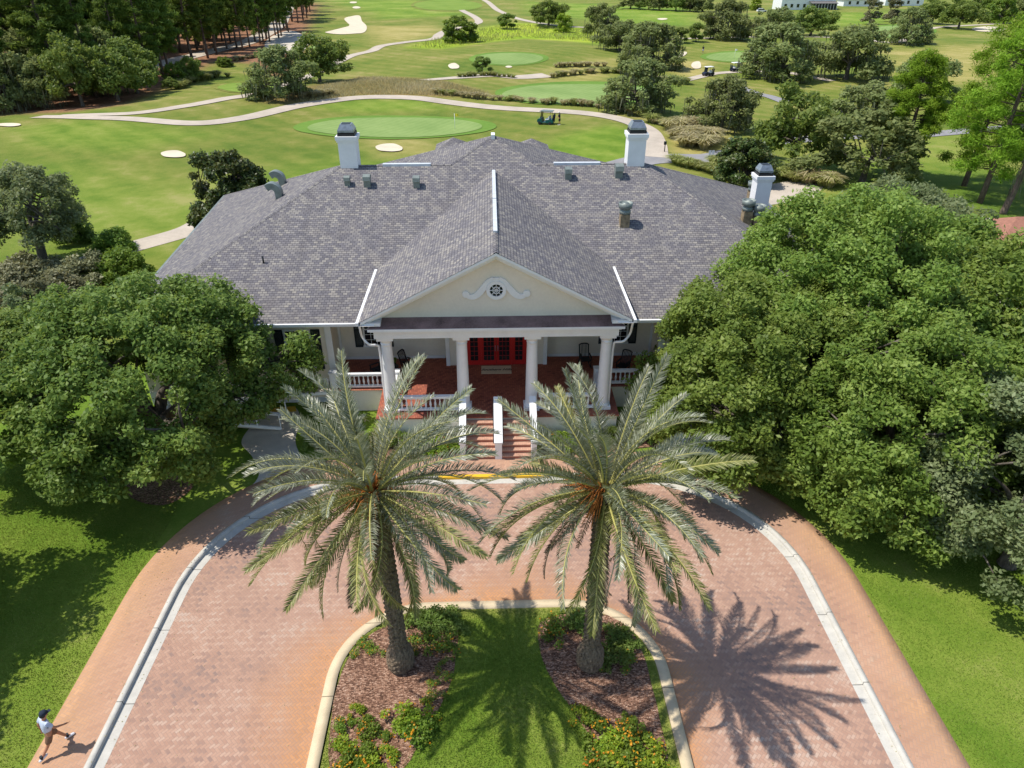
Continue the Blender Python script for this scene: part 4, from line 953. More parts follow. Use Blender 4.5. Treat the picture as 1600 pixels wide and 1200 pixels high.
oak('live_oak', (-16.5, 29.3, .1), 'big dark green live oak over a mulch bed by the left end of the clubhouse', 6.7, 2.5, 8.7, 400, .72, 300, .1, 31, 'oakdark', .45, 2.2, inner=.3)
oak('live_oak', (-22.9, 29.2, .1), 'live oak at the left edge with a pale slim trunk on the sunlit lawn', 4.2, 3.8, 7.6, 170, .72, 330, .1, 37, 'oakdark', .24, 3.0)
oak('live_oak', (-25.0, 17.2, .1), 'dark oak at the left edge whose lowest twigs hang over the shaded lawn', 6.4, 3.6, 8.8, 280, .85, 220, .12, 41, 'oakdark', .35, 2.4)
oak('live_oak', (-36.8, 56.0, .1), 'dark oak with ragged drooping edge standing alone on the left lawn', 4.2, 2.6, 7.8, 120, .74, 200, .12, 43, 'oakgrey', .35, 2.8, lobes=.22)
oak('magnolia_tree', (-22.5, 61.5, .1), 'dark glossy magnolia rising behind the left end of the shingle roof', 3.2, 1.0, 7.4, 110, .72, 240, .15, 47, 'magnolia', .25, 1.6)
p = G(1160, 288)
oak('magnolia_tree', (p.x, p.y, .1), 'low glossy magnolia between the right chimney and the asphalt road', 3.2, .5, 4.6, 60, .75, 240, .17, 53, 'magnolia', .18, .8)
for px, py, r_, h_, lf, lb in [(115, 378, 1.5, 2.4, 'oakdark', 'upright dark shrub at the edge of the left lawn'), (180, 390, 1.4, 1.7, 'shrub', 'green shrub overhanging the pale golf walk on the left'), (40, 450, 3.0, 2.2, 'scrub', 'grey tangled scrub at the left edge below the lone oak'),
                            (120, 440, 3.0, 2.0, 'scrub', 'dry yellowish scrub between the lone oak and the big left oak'), (190, 430, 1.8, 2.0, 'shrub', 'leafy green shrub at the end of the golf walk behind the big left oak'), (20, 520, 3.4, 3.4, 'oakgrey', 'grey green shrub at the left edge behind the big left oak'), (70, 490, 3.0, 2.6, 'scrub', 'pale straggly scrub behind the big left oak')]:
    p = G(px, py); oak('shrub', p, lb, r_, .1, h_, 40, .6, 200, .12, int(px * 7 + py), lf, .08, .3, cat='shrub')

# ------------------------------------------------------------------ palms
def frond_mesh(seed, L, droop, wd=.46, npair=112, roll=0.0):
    """local frame: base at origin, growing along +X with +Z up; the tip droops"""
    g = np.random.default_rng(seed); n = 26; pts = []; p = np.array([0., 0, 0]); a = 0.0; side = g.normal() * .12
    for k in range(n + 1):
        t_ = k / n; pts.append(p.copy()); a = -droop * (t_ ** 1.5); yaw = side * t_ * t_
        p = p + np.array([math.cos(a) * math.cos(yaw), math.cos(a) * math.sin(yaw), math.sin(a)]) * L / n
    pts = np.array(pts); V, F, T, K = [], [], [], 0
    rr = [.035 * (1 - .88 * k / n) + .004 for k in range(n + 1)]
    mb = MB(); mb.tube([tuple(q) for q in pts], rr, 5); nv0 = len(mb.v)
    faces = [f for f in mb.f]; verts = list(mb.v); mi = [0] * len(faces); tint = [.5] * len(faces)
    for i in range(npair):
        t_ = .09 + .91 * (i + .5) / npair; x = t_ * n; k = min(n - 1, int(x)); q = pts[k] + (pts[k + 1] - pts[k]) * (x - k)
        d = pts[k + 1] - pts[k]; d /= np.linalg.norm(d); sd = np.cross([0, 0, 1.0], d); sd /= np.linalg.norm(sd) + 1e-9; up_ = np.cross(d, sd)
        ln = wd * (.35 + .65 * math.sin(min(1, t_ * 1.9 + .1) * PI / 2)) * (1 if t_ < .7 else 1 - .62 * ((t_ - .7) / .3) ** 1.3)
        for s in (-1, 1):
            vee = .75 + .5 * g.random() - .35 * t_; fw = .7 + .55 * t_ + .22 * g.normal()
            dr = d * fw + sd * s * 1.0 + up_ * vee; dr /= np.linalg.norm(dr); l_ = ln * (.82 + .3 * g.random())
            w2 = np.cross(dr, up_ + .5 * g.normal(size=3) * .5); w2 /= np.linalg.norm(w2) + 1e-9; w2 *= .012 + .005 * g.random()
            m_ = q + dr * l_ * .45; e = q + dr * l_ + np.array([0, 0, -.34 * l_ * g.random()])
            b = len(verts); verts += [tuple(q - w2 * .6), tuple(q + w2 * .6), tuple(m_ + w2), tuple(m_ - w2), tuple(e)]
            faces += [(b, b + 1, b + 2, b + 3), (b + 3, b + 2, b + 4)]; tt = float(np.clip(.5 + .25 * g.normal() + (.1 if s > 0 else -.1), 0, 1)); mi += [1, 1]; tint += [tt, tt]
    return verts, faces, mi, tint
def frond_variant(seed, L, droop, leaf, wd=.46, npair=112, stalk='rachis'):
    v, f, mi, ti = frond_mesh(seed, L, droop, wd, npair); me = bpy.data.meshes.new('frond'); me.from_pydata(v, [], f)
    me.materials.append(M[stalk]); me.materials.append(M[leaf]); me.polygons.foreach_set('material_index', mi)
    at = me.attributes.new('tint', 'FLOAT', 'FACE'); at.data.foreach_set('value', ti); me.update(); return me
YOUNG = [frond_variant(100 + k, 4.0, .45 + .3 * k, 'frond', .44) for k in range(4)]
MID = [frond_variant(120 + k, 4.15, .7 + .2 * k, 'frond' if k % 2 else 'frondyel', .43) for k in range(6)]
LOWF = [frond_variant(140 + k, 4.1, .9 + .25 * k, 'frond' if k == 2 else 'frondyel', .42) for k in range(4)]
OLD = [frond_variant(160 + k, 3.3, .7 + .3 * k, 'frondold', .28, 60, 'rust') for k in range(3)]
def date_palm(base, heart, label, seed, strip=False):
    g = random.Random(seed); t_ = thing('date_palm', base, label, 'palm tree', 'date palms on the island lawn')
    ht = Vector(heart) - Vector(base); nseg = 150; nc = 30; rs = []
    for k in range(nseg + 1):
        f = k / nseg; z = f * (ht.z + .1); c = Vector((ht.x * f * f, ht.y * f * f, z - .1))
        r_ = .40 + .10 * math.exp(-((f - .02) / .07) ** 2) - .17 * smooth(.1, .2, f) + .05 * smooth(.75, .97, f)
        r_ = .27 + .17 * (1 - float(smooth(.10, .17, f))) + .05 * float(smooth(.8, .97, f)) + .03 * math.exp(-((f - .06) / .06) ** 2)
        if f < .03: r_ *= .86
        rough = .075 if f > .15 else .04
        rs.append([c + Vector((math.cos(2 * PI * q / nc), math.sin(2 * PI * q / nc), 0)) * (r_ + rough * (abs(math.sin(PI * (k / 4.0 + q / 3.0))) * abs(math.sin(PI * (k / 4.0 - q / 3.0))) - .3) + g.uniform(-.006, .006)) for q in range(nc)])
    mb = MB(); mb.rings(rs, 0, False); mb.local('trunk', M['palmbark'], t_)
    mb = MB()
    for k in range(90):
        a = k * 2.4; f = k / 90; r0 = .3 + .06 * (1 - f); z = ht.z - .75 + .8 * f
        p = ht.copy(); p.z = z; d = Vector((math.cos(a), math.sin(a), .5 + f)); d.normalize()
        mb.bar(p + Vector((math.cos(a), math.sin(a), 0)) * r0 * .8, p + Vector((math.cos(a), math.sin(a), 0)) * r0 + d * .28, .12, .05, up=(-math.sin(a), math.cos(a), 0))
    mb.local('leaf_boots', M['palmbark'], t_)
    mb = MB()
    for k in range(100):
        a = g.uniform(0, 6.28) if not strip else g.uniform(2.5, 4.5); e = g.uniform(-.3, .9); d = Vector((math.cos(a) * math.cos(e), math.sin(a) * math.cos(e), math.sin(e))); l_ = g.uniform(.6, 1.35)
        if not strip: d = (d + Vector((-.5, -.5, 0))).normalized()
        mb.tube([ht, ht + d * l_ * .6 + Vector((0, 0, .1)), ht + d * l_ + Vector((g.uniform(-.1, .1), g.uniform(-.1, .1), -.15))], [.022, .017, .01], 4)
    mb.local('flower_stalks', M['fruit'], t_)
    def put(me, az, el, roll, name='frond', up=0.0):
        o = link(bpy.data.objects.new(name, me), t_); c = Vector((math.cos(az), math.sin(az), 0)) * .2
        o.location = ht + c + Vector((0, 0, up)); o.rotation_euler = (Matrix.Rotation(az, 3, 'Z') @ Matrix.Rotation(-el, 3, 'Y') @ Matrix.Rotation(roll, 3, 'X')).to_euler()
        s = g.uniform(.84, 1.04); o.scale = (s, s, s)
    N = 74
    for k in range(N):
        f = (k + .5) / N; az = k * 2.39996 + g.uniform(-.35, .35)
        el = rad(78) - rad(116) * f ** .9 + g.uniform(-.16, .16)
        me = g.choice(YOUNG) if f < .35 else (g.choice(MID) if f < .72 else g.choice(LOWF))
        put(me, az, el, g.uniform(-.8, .8), 'frond', .25 * (1 - f))
    for k in range(14):
        put(g.choice(OLD), k * .45 + g.uniform(-.3, .3), rad(-42) + g.uniform(-.35, .15), g.uniform(-.6, .6), 'dead_frond', -.25)
    if strip:
        mb = MB(); mb.tube(catmull([ht + Vector((.3, -.4, -.3)), ht + Vector((.42, -.5, -2)), ht + Vector((.2, -.42, -4.4))], 4), [.03] * 4 + [.022] * 4 + [.015], 5); mb.local('hanging_stalk', M['concrete'], t_)
b1 = iz(627, 1040); b2 = iz(921, 1038)
h1 = ony(584, 770, b1.y + .15); h2 = ony(945, 768, b2.y + .15)
date_palm(b1, h1, 'left one of the two date palms, with orange flower stalks in its heart', 21)
date_palm(b2, h2, 'right one of the two date palms, with a pale stalk hanging down its trunk', 34, True)

# ------------------------------------------------------------------ bushes of the beds
def bush_proto(name, seed, leaf, flower, ncl=14, nl=90, ls=.045, flat=.8, nf=34):
    C, RD = dome(.5, .05, .62, ncl, .2, seed, skirt=.2); V, F, T = leaves(C, RD, (nl * (RD / .2) ** 2).astype(int), ls, .6, .9, .5)
    mats = [M[leaf]]; me = np_mesh(name, V, F, mats, None, dict(tint=T))
    if flower:
        top = C[rng.integers(0, len(C), nf)] + unit(nf) * np.array([.2, .2, .16]); top[:, 2] = np.abs(top[:, 2])
        V2, F2, T2 = leaves(top, np.full(nf, .022), np.full(nf, 6), .026, .9, 1, .8); return me, np_mesh('flowers', V2, F2, M['flower'], None, dict(tint=T2))
    return me, None
LANT = [bush_proto('lantana', 300 + k, 'limeshrub' if k % 3 else 'shrub', True) for k in range(4)]
LIME = [bush_proto('lime', 320 + k, 'limeshrub', False, 16, 110) for k in range(2)]
SPARSE = [bush_proto('sparse', 340 + k, 'shrub', True, 9, 45, .04, nf=18) for k in range(2)]
HOLLY = [bush_proto('holly', 350 + k, 'oakdark', False, 16, 120, .04) for k in range(2)]
def bush(name, p, wd, hh, pr, label, group, cat='bush'):
    me, fl = pr; o = link(bpy.data.objects.new(name, me)); o.location = p; o.scale = (wd, wd, hh); o.rotation_euler = (0, 0, R.uniform(0, 6.28)); tag(o, label, cat, group)
    if fl: link(bpy.data.objects.new('flowers', fl), o)
LBED = 'lantana bush with orange flowers in the mulch bed below the left palm'; RBED = 'lantana bush thick with orange flowers in the mulch bed below the right palm'
for px, py, s, k in [(536, 1128, 24, 0), (556, 1108, 20, 1), (572, 1136, 32, 0), (603, 1148, 16, 1), (626, 1118, 42, 1), (648, 1138, 46, 0), (662, 1112, 36, 1), (548, 1160, 34, 1), (566, 1186, 44, 0), (592, 1196, 40, 1), (540, 1200, 36, 0), (604, 1176, 26, 1)]:
    p = iz(px, py + s * .25); m_ = s * depth(p) / FPX; bush('lantana_bush', p, m_ * 1.25, m_ * 1.0, LANT[k + 2 * (px % 2)], LBED, 'lantana bushes below the left palm')
for px, py, s, k in [(908, 1116, 30, 1), (930, 1134, 36, 0), (950, 1152, 40, 1), (976, 1132, 30, 0), (990, 1150, 36, 0), (962, 1172, 42, 1), (988, 1176, 46, 0), (1012, 1172, 40, 1), (930, 1186, 44, 0), (956, 1202, 50, 1), (990, 1206, 52, 0), (1020, 1204, 46, 1)]:
    p = iz(px, py + s * .25); m_ = s * depth(p) / FPX; bush('lantana_bush', p, m_ * 1.3, m_ * 1.05, LANT[k + 2 * (px % 2)], RBED, 'lantana bushes below the right palm')
for px, py, s in [(575, 1010, 26), (590, 1022, 22), (560, 1018, 20), (660, 1012, 34), (684, 1006, 36), (700, 1018, 30), (640, 1014, 24), (684, 1092, 26), (692, 1064, 22), (672, 1076, 18), (686, 1046, 16), (700, 1034, 16)]:
    p = iz(px, py); m_ = s * depth(p) / FPX; bush('flowering_shrub', p, m_ * 1.3, m_ * .8, SPARSE[px % 2], 'thin low flowering shrub on the bark mulch round the foot of the left palm', 'thin shrubs round the left palm')
for px, py, s in [(664, 976, 40), (690, 974, 42), (706, 982, 36), (648, 970, 26)]:
    p = iz(px, py); m_ = s * depth(p) / FPX; bush('flowering_shrub', p, m_ * 1.2, m_ * .9, HOLLY[px % 2], 'dark rounded shrub at the back of the left mulch bed, by the island kerb', 'dark shrubs at the back of the left bed')
for px, py, s in [(860, 982, 36), (884, 976, 40), (906, 980, 38), (872, 1000, 30), (966, 1000, 36), (982, 1012, 32), (962, 1030, 40), (948, 1018, 30), (980, 1040, 30), (940, 1040, 26)]:
    p = iz(px, py); m_ = s * depth(p) / FPX; bush('flowering_shrub', p, m_ * 1.3, m_ * .9, (SPARSE + HOLLY)[px % 4], 'low shrub in the shade round the foot of the right palm', 'shrubs round the right palm')
for s in (-1, 1):
    lb = 'lime green clipped shrub in the bed %s of the porch stairs' % ('left' if s < 0 else 'right')
    for k in range(8):
        x = s * (2.55 + .62 * (k % 4) + .2 * R.random()); y = 28.95 + .55 * (k // 4) + .1 * R.random()
        bush('clipped_shrub', (x, y, .16), 1.0, .8 + .2 * R.random(), LIME[k % 2] if k % 4 else LANT[k % 4], lb, 'shrubs %s of the stairs' % ('left' if s < 0 else 'right'))
    for k in range(7):
        x = s * (5.0 + .75 * k); y = 29.6 + .12 * math.sin(k * 2.3)
        bush('foundation_shrub', (x, y, .15), 1.05, 1.25, HOLLY[k % 2], 'dark green foundation shrub under the porch balustrade, %s of the stairs' % ('left' if s < 0 else 'right'), 'foundation shrubs %s of the stairs' % ('left' if s < 0 else 'right'))
p = onz(617, 583, FZ)
mb = MB(); pot = thing('potted_plant', (tb.location.x, tb.location.y, FZ + .56), 'small leafy plant in a dark pot on the porch side table', 'plant')
mb.lathe((0, 0, 0), [(.09, 0), (.12, .2)], 12); mb.local('pot', M['black'], pot); V, F, T = leaves(np.array([[0, 0, .38]]), np.array([.22]), np.array([120]), .07)
np_obj('foliage', np_mesh('foliage', V, F, M['shrub'], None, dict(tint=T)), pot)
# ------------------------------------------------------------------ far trees: a few prototypes, then copies
def proto(name, R_, zl, zt, ncl, cr, nl, ls, seed, leaf, rt=.3, fork=2.6, moss=0, bark='bark', **kw):
    t_ = bpy.data.objects.new(name, None); COL.objects.link(t_)
    C, RD = dome(R_, zl, zt, ncl, cr, seed, **kw); mb = MB(); skeleton(mb, C, rt, fork, seed, 7, ncl < 120, .4); mb.local('trunk', M[bark], t_)
    V, F, T = leaves(C, RD, np.maximum(12, nl * (RD / cr) ** 2).astype(int), ls); np_obj('crown', np_mesh('crown', V, F, M[leaf], None, dict(tint=T)), t_)
    if moss: V, F, T = strands(C, RD, moss, R_ * .34, R_ * .02); np_obj('hanging_moss', np_mesh('hanging_moss', V, F, M['moss'], None, dict(tint=T)), t_)
    remember(t_); return t_
def pine_proto(name, H, seed, leaf, R_=3.2, low=.42, nb=46, nl=120, ls=.3, lean=0.0):
    g = np.random.default_rng(seed); t_ = bpy.data.objects.new(name, None); COL.objects.link(t_); mb = MB()
    tr = [Vector((lean * H * f * f + .25 * math.sin(f * 5 + seed), .2 * math.sin(f * 4 + seed * 2), H * f - (.3 if f == 0 else 0))) for f in np.linspace(0, 1, 9)]
    mb.tube(tr, [.26 * (1 - .8 * k / 8) + .03 for k in range(9)], 8); C = []; RD = []
    for k in range(nb):
        f = low + (1 - low) * (k + .5) / nb; x = f * 8; j = min(7, int(x)); c = tr[j].lerp(tr[j + 1], x - j); u = (f - low) / (1 - low)
        env = R_ * (1.1 - u) ** .6 * min(1, .45 + u * 2.2) * (.55 + .6 * g.random()); a = k * 2.4 + g.normal() * .4
        e = c + Vector((math.cos(a) * env, math.sin(a) * env, env * (.1 + .25 * u) + g.normal() * .2)); mb.tube([c, c.lerp(e, .6) + Vector((0, 0, -.1)), e], [.06, .04, .015], 4)
        C.append(tuple(e)); RD.append(R_ * (.2 + .12 * g.random()))
        if env > R_ * .6: C.append(tuple(c.lerp(e, .6) + Vector((0, 0, .2)))); RD.append(R_ * .2)
    mb.local('trunk', M['pinebark'], t_); C = np.array(C); RD = np.array(RD)
    V, F, T = leaves(C, RD, np.full(len(C), nl), ls, .2, .7, .3, .9, .2); np_obj('crown', np_mesh('crown', V, F, M[leaf], None, dict(tint=T)), t_)
    remember(t_); return t_
FAR = {'oak0': (proto('oak_tree', 5, 1.3, 9, 70, 1.15, 130, .26, 401, 'oakfar', lobes=.2), 10, 9.6), 'oak1': (proto('oak_tree', 5, 1.0, 8.6, 74, 1.1, 130, .25, 402, 'oakfar', moss=260, lobes=.18), 10, 9.2),
       'oak2': (proto('oak_tree', 5, 1.8, 9, 60, 1.2, 140, .26, 403, 'oakdark', lobes=.22), 10, 9.6), 'moss': (proto('mossy_oak', 4.6, .4, 9.4, 80, 1.05, 120, .24, 404, 'oakfar', moss=520, fork=2.2, lobes=.24), 9.4, 10),
       'bush': (proto('round_tree', 4.4, .1, 6.6, 60, 1.0, 150, .26, 405, 'shrub', fork=.8), 9, 7), 'small': (proto('small_tree', 2.4, .9, 6.2, 30, .8, 130, .22, 406, 'oakdark', .14, 1.6), 5, 6.4),
       'lime': (proto('small_tree', 2.8, .2, 6, 34, .9, 130, .22, 407, 'limeshrub', .16, 1.0), 5.8, 6.2), 'cyp': (proto('cypress_tree', 2.2, .8, 9, 40, .8, 120, .22, 408, 'scrub', .2, 2.0), 4.8, 9.4)}
USED = set()
def place(kind, px, py, wpx, hpx, label, cat='tree', group=None):
    p = G(px, py); dp = depth(p); src, w0, h0 = FAR[kind]
    o = tree_copy(src)
    # height: invert the projection of the crown top above its base
    top = ony(px, py - hpx, p.y); hz = max(2.0, float(top[2]) - p.z); sw = wpx * dp / FPX / w0
    o.location = p; o.scale = (sw, sw, hz / h0); o.rotation_euler = (0, 0, R.uniform(0, 6.28)); tag(o, label, cat, group); return o
for a in [('moss', 437, 152, 92, 84, 'dark mossy oak on the left of a pair beyond the putting green'), ('oak2', 500, 128, 88, 82, 'rounder oak on the right of a pair beyond the putting green'),
          ('bush', 718, 66, 58, 42, 'bright green multi-stemmed tree standing alone where the cart path bends'), ('small', 754, 114, 27, 30, 'small heart-shaped tree beside the concrete cart path pad'),
          ('small', 792, 45, 28, 28, 'small thin tree among rough grass left of the yellow green bush'), ('oak2', 857, 41, 60, 44, 'oak behind the yellow green bush at the top of the picture'),
          ('lime', 880, 51, 28, 30, 'round yellow green bush-like tree in front of an oak'), ('oak1', 940, 57, 58, 58, 'far end oak of the row of three dark oaks'), ('oak1', 968, 80, 70, 54, 'middle oak of the row of three dark oaks'),
          ('moss', 1012, 106, 96, 74, 'broadest oak of the row of three, beside the white bunkers'), ('moss', 994, 174, 104, 86, 'mossy oak at the edge of the second green, in front of the row of three'),
          ('moss', 1127, 201, 96, 86, 'mossy oak with drooping edge between the asphalt bend and the tan grasses'), ('moss', 1136, 62, 76, 66, 'tall mossy oak behind the small green with the flag'),
          ('small', 1063, 67, 24, 28, 'left one of two small trees beside the far cart path'), ('small', 1087, 65, 24, 34, 'right one of two small trees beside the far cart path'),
          ('moss', 1215, 124, 110, 92, 'large mossy oak right of the two parked golf carts, casting a dark shadow'), ('oak1', 1322, 124, 108, 96, 'large spreading oak beside the curving cart path on the right'),
          ('oak1', 1210, 58, 62, 52, 'dark oak behind the large mossy one, near the white car'), ('oak2', 1266, 56, 66, 50, 'oak in front of the screened house'), ('moss', 1418, 69, 56, 60, 'leaning mossy oak on the far fairway mound'),
          ('oak2', 1239, 258, 118, 134, 'oak with a clear trunk on the lawn beyond the right chimney'), ('oak0', 1347, 284, 160, 124, 'wide oak with a short pale trunk just behind the huge oak'),
          ('oak1', 1345, 205, 116, 84, 'dark oak behind the wide one, left of the light green pines'), ('oak0', 1434, 160, 92, 84, 'greyish oak standing behind the light green pines'),
          ('cyp', 1358, 38, 26, 48, 'slender olive tree in front of the far white houses'), ('cyp', 1392, 34, 26, 44, 'sparse small tree between the leaning oak and the slender olive one'), ('oak2', 1456, 37, 50, 42, 'low dark tree left of the far spreading oak with a bare trunk'),
          ('oak2', 1497, 45, 58, 52, 'far spreading oak with a bare trunk on the right'), ('bush', 1558, 36, 44, 44, 'bright bushy tree right of the far spreading oak'), ('oak0', 1600, 34, 50, 44, 'tree cut off by the right edge at the top of the photo'),
          ('cyp', 1580, 118, 44, 52, 'brownish tree at the right edge behind the pines'), ('oak1', 1596, 96, 40, 60, 'dark tree at the right edge above the brownish one'), ('oak2', 1598, 250, 40, 40, 'dark shrubby tree at the right edge beside the white sand'),
          ('oak0', 985, 14, 40, 26, 'leftmost tree of the shaded line along the top edge'), ('oak2', 1013, 15, 34, 28, 'second tree from the left in the shaded line along the top edge'), ('oak0', 1030, 16, 34, 30, 'third tree from the left in the shaded line along the top edge'),
          ('oak2', 1056, 17, 36, 30, 'fourth tree from the left in the shaded line along the top edge'), ('oak1', 1078, 18, 34, 30, 'fifth tree from the left in the shaded line along the top edge'), ('oak0', 1098, 18, 34, 30, 'last tree on the right of the shaded line along the top edge'),
          ('lime', 1178, 16, 22, 20, 'yellow green tree left of the white car'), ('oak2', 1534, 20, 40, 36, 'tree behind the far spreading oak at the top right'),
          ('oak2', 300, 128, 34, 44, 'broad dark shrub tree on the pine straw near the tee'), ('bush', 275, 132, 34, 36, 'bright shrub tree at the foot of the pines near the tee'), ('bush', 352, 104, 26, 16, 'low bush on the pine straw below the park road'),
          ('oak2', 268, 140, 24, 20, 'low round shrub on the forest edge beside the tee grasses')]:
    place(*a)
# left forest: dark broadleaf trees on its edge, then the pines
g2 = random.Random(77); spots = []
def free(p, d): return all((p.x - q.x) ** 2 + (p.y - q.y) ** 2 > d * d for q in spots)
for px, py, w_, h_ in [(20, 172, 90, 110), (75, 168, 80, 90), (130, 166, 84, 120), (185, 158, 100, 100), (215, 146, 80, 90), (-30, 176, 90, 120), (48, 152, 80, 120), (104, 150, 80, 120), (160, 146, 84, 110)]:
    spots.append(G(px, py)); place(g2.choice(['oak2', 'oak1', 'moss']), px, py, w_, h_, 'dark bushy oak on the edge of the forest at the upper left', 'tree', 'dark oaks along the forest edge')
PINES = [(pine_proto('pine_tree', 20, s, 'pineleaf', 3.7, lo, 60, 130, .38), 20) for s, lo in ((501, .2), (502, .3), (503, .26), (504, .14))]
def road_dist(px, py):
    P = [(180, 118), (250, 100), (300, 88), (345, 77), (390, 65), (425, 46), (444, 22), (452, 3)]; return float(dist_poly(P[:1] + P[1:] + P[::-1][1:-1], np.array([px * 1.0]), np.array([py * 1.0]))[0])
front = [(-90, 176), (0, 172), (100, 166), (200, 150), (240, 132), (290, 104), (330, 92), (372, 92), (420, 70), (455, 50), (478, 30), (490, 14), (494, 4)]
n_p = 0; tries = 0
while n_p < 265 and tries < 16000:
    tries += 1; px = g2.uniform(-90, 492); py = g2.uniform(-6, 172)
    fy = np.interp(px, [a for a, _ in front], [b for _, b in front])
    if py > fy - 2: continue
    if road_dist(px, py) < (7 if py > 40 else 4): continue
    if px < 230 and g2.random() < .45: continue
    p = G(px, py)
    if not free(p, 3.6 if p.y < 250 else 5.5): continue
    spots.append(p); n_p += 1; src, h0 = g2.choice(PINES); o = tree_copy(src); hz = g2.uniform(17, 24) * (1 if p.y < 400 else .9); s = hz / h0; o.location = p; o.scale = (s * g2.uniform(.85, 1.3),) * 2 + (s,)
    o.rotation_euler = (g2.uniform(-.03, .03), g2.uniform(-.03, .03), g2.uniform(0, 6.28)); tag(o, 'tall pine of the dense forest at the upper left', 'pine tree', 'pines of the forest at the upper left')
for px, py, w_, h_ in [(236, 60, 60, 70), (268, 50, 60, 66), (300, 42, 60, 60), (330, 34, 56, 52), (356, 28, 50, 46), (384, 22, 44, 36), (408, 14, 40, 30), (214, 84, 60, 84), (254, 76, 50, 70), (180, 60, 70, 70), (120, 70, 70, 80), (60, 76, 80, 90), (310, 62, 44, 46), (345, 50, 40, 40), (285, 30, 60, 50), (375, 36, 36, 36), (240, 34, 60, 50)]:
    p = G(px, py); spots.append(p); place(g2.choice(['bush', 'oak2', 'oak0', 'bush']), px, py, w_, h_, 'leafy understory tree deep in the forest behind the park road', 'tree', 'understory trees of the forest')
# pine row right of the road
for k in range(26):
    f = k / 25; px = 322 + (486 - 322) * f ** .8 + g2.uniform(-4, 4); py = np.interp(px, [320, 372, 420, 455, 478, 490], [86, 76, 62, 44, 26, 8]) + g2.uniform(-3, 6)
    p = G(px, py)
    if not free(p, 2.6): continue
    spots.append(p); src, h0 = g2.choice(PINES[:3]); o = tree_copy(src); s = g2.uniform(17, 22) / h0; o.location = p; o.scale = (s * .95, s * .95, s); o.rotation_euler = (0, 0, g2.uniform(0, 6.28))
    tag(o, 'slim pine with a bare trunk in the row between the park road and the fairway', 'pine tree', 'pines along the park road')
for k, (px, py, h_, lean, lb, R_, lo) in enumerate([(1398, 282, 12.5, 0, 'light green pine with the leftmost crown of the pines on the right', 3.0, .34), (1506, 290, 15.5, .03, 'middle light green pine standing behind the huge oak', 4.2, .14), (1530, 318, 17, .06, 'tallest light green pine on the right, its trunk leaning slightly', 4.4, .18), (1604, 300, 16.5, -.02, 'light green pine with its crown cut off by the right edge', 4.0, .22)]):
    pr = pine_proto('pine_tree', h_, 520 + k, 'pinelight', R_ * 1.12, lo, 56, 330, .19, lean); pr.location = G(px, py); tag(pr, lb, 'pine tree', 'light green pines on the right')
pb = G(1566, 334); pt = thing('dead_pine', pb, 'bare leaning pine trunk with a little hanging moss at the right edge', 'tree')
tp = ony(1612, 236, pb.y); d = Vector(tp) - pb
mb = MB(); mb.tube(catmull([(0, 0, -.2), d * .5 + Vector((.1, 0, 0)), d, d * 1.6], 5), [.34 - .014 * k for k in range(16)], 9)
for k in range(5): f = .7 + .16 * k; c = d * f; mb.tube([c, c + Vector((.7 * (-1) ** k, .2, -.3))], [.04, .015], 5)
mb.local('trunk', M['pinebark'], pt)
V, F, T = strands(np.array([tuple(d * f) for f in (.45, .6, .75, .9)]), np.full(4, .4), 60, 1.4, .05); np_obj('hanging_moss', np_mesh('hanging_moss', V, F, M['moss'], None, dict(tint=T)), pt)
for src in [v[0] for v in FAR.values()] + [v[0] for v in PINES]:
    for ch in list(KIDS[src.name]): bpy.data.objects.remove(ch)
    bpy.data.objects.remove(src)

# ------------------------------------------------------------------ ornamental grasses
def clump(seed, leaf, n=240, h_=1.0, sp=.62):
    g = np.random.default_rng(seed); a = g.random(n) * 2 * PI; r0 = .18 * np.sqrt(g.random(n)); lean = .15 + sp * g.random(n) ** .8; L = h_ * (.6 + .5 * g.random(n)); z = np.zeros(n)
    B = np.stack([r0 * np.cos(a), r0 * np.sin(a), z], 1); d = np.stack([np.cos(a), np.sin(a), z], 1); u = np.stack([-np.sin(a), np.cos(a), z], 1) * .028
    m_ = B + d * (lean * .45 * L)[:, None] + np.array([0, 0, 1]) * (L * .7)[:, None]; e = B + d * (lean * 1.15 * L)[:, None] + np.array([0, 0, 1]) * (L * (.85 - .35 * lean))[:, None]
    V = np.stack([B - u, B + u, m_ + u, m_ - u, m_ - u, m_ + u, e + u * .3, e - u * .3], 1).reshape(-1, 3); F = np.arange(8 * n).reshape(2 * n, 4); T = np.repeat(g.random(n), 2)
    return np_mesh('grass_clump', V, F, M[leaf], None, dict(tint=T))
TAN = [clump(600 + k, 'reed') for k in range(3)]; GRN = [clump(610 + k, 'reedgreen') for k in range(3)]
def grasses(pts, n, jit, h_, meshes, label, group):
    W = [G(*p) for p in pts]; L = [0]
    for a, b in zip(W, W[1:]): L.append(L[-1] + (b - a).length)
    for k in range(n):
        s = L[-1] * (k + .5) / n; j = max(i for i in range(len(W) - 1) if L[i] <= s); p = W[j].lerp(W[j + 1], (s - L[j]) / (L[j + 1] - L[j] + 1e-6))
        x, y = p.x + R.uniform(-jit, jit), p.y + R.uniform(-jit, jit); o = link(bpy.data.objects.new('grass_clump', R.choice(meshes))); o.location = (x, y, float(hgt(x, y)) - .03); q = h_ * R.uniform(.75, 1.2); o.scale = (q * 1.15, q * 1.15, q); o.rotation_euler = (0, 0, R.uniform(0, 6.28)); tag(o, label, 'grass clump', group)
grasses([(680, 146), (730, 152), (800, 158), (860, 163), (920, 166), (965, 172), (1000, 182)], 34, .5, 1.2, TAN + GRN[:1], 'fountain grass clump in the row along the far side of the main cart path', 'grass clumps along the main cart path')
grasses([(715, 121), (760, 118), (806, 122)], 14, .3, 1.1, GRN, 'green grass clump in the row round the small heart-shaped tree', 'grass clumps round the heart-shaped tree')
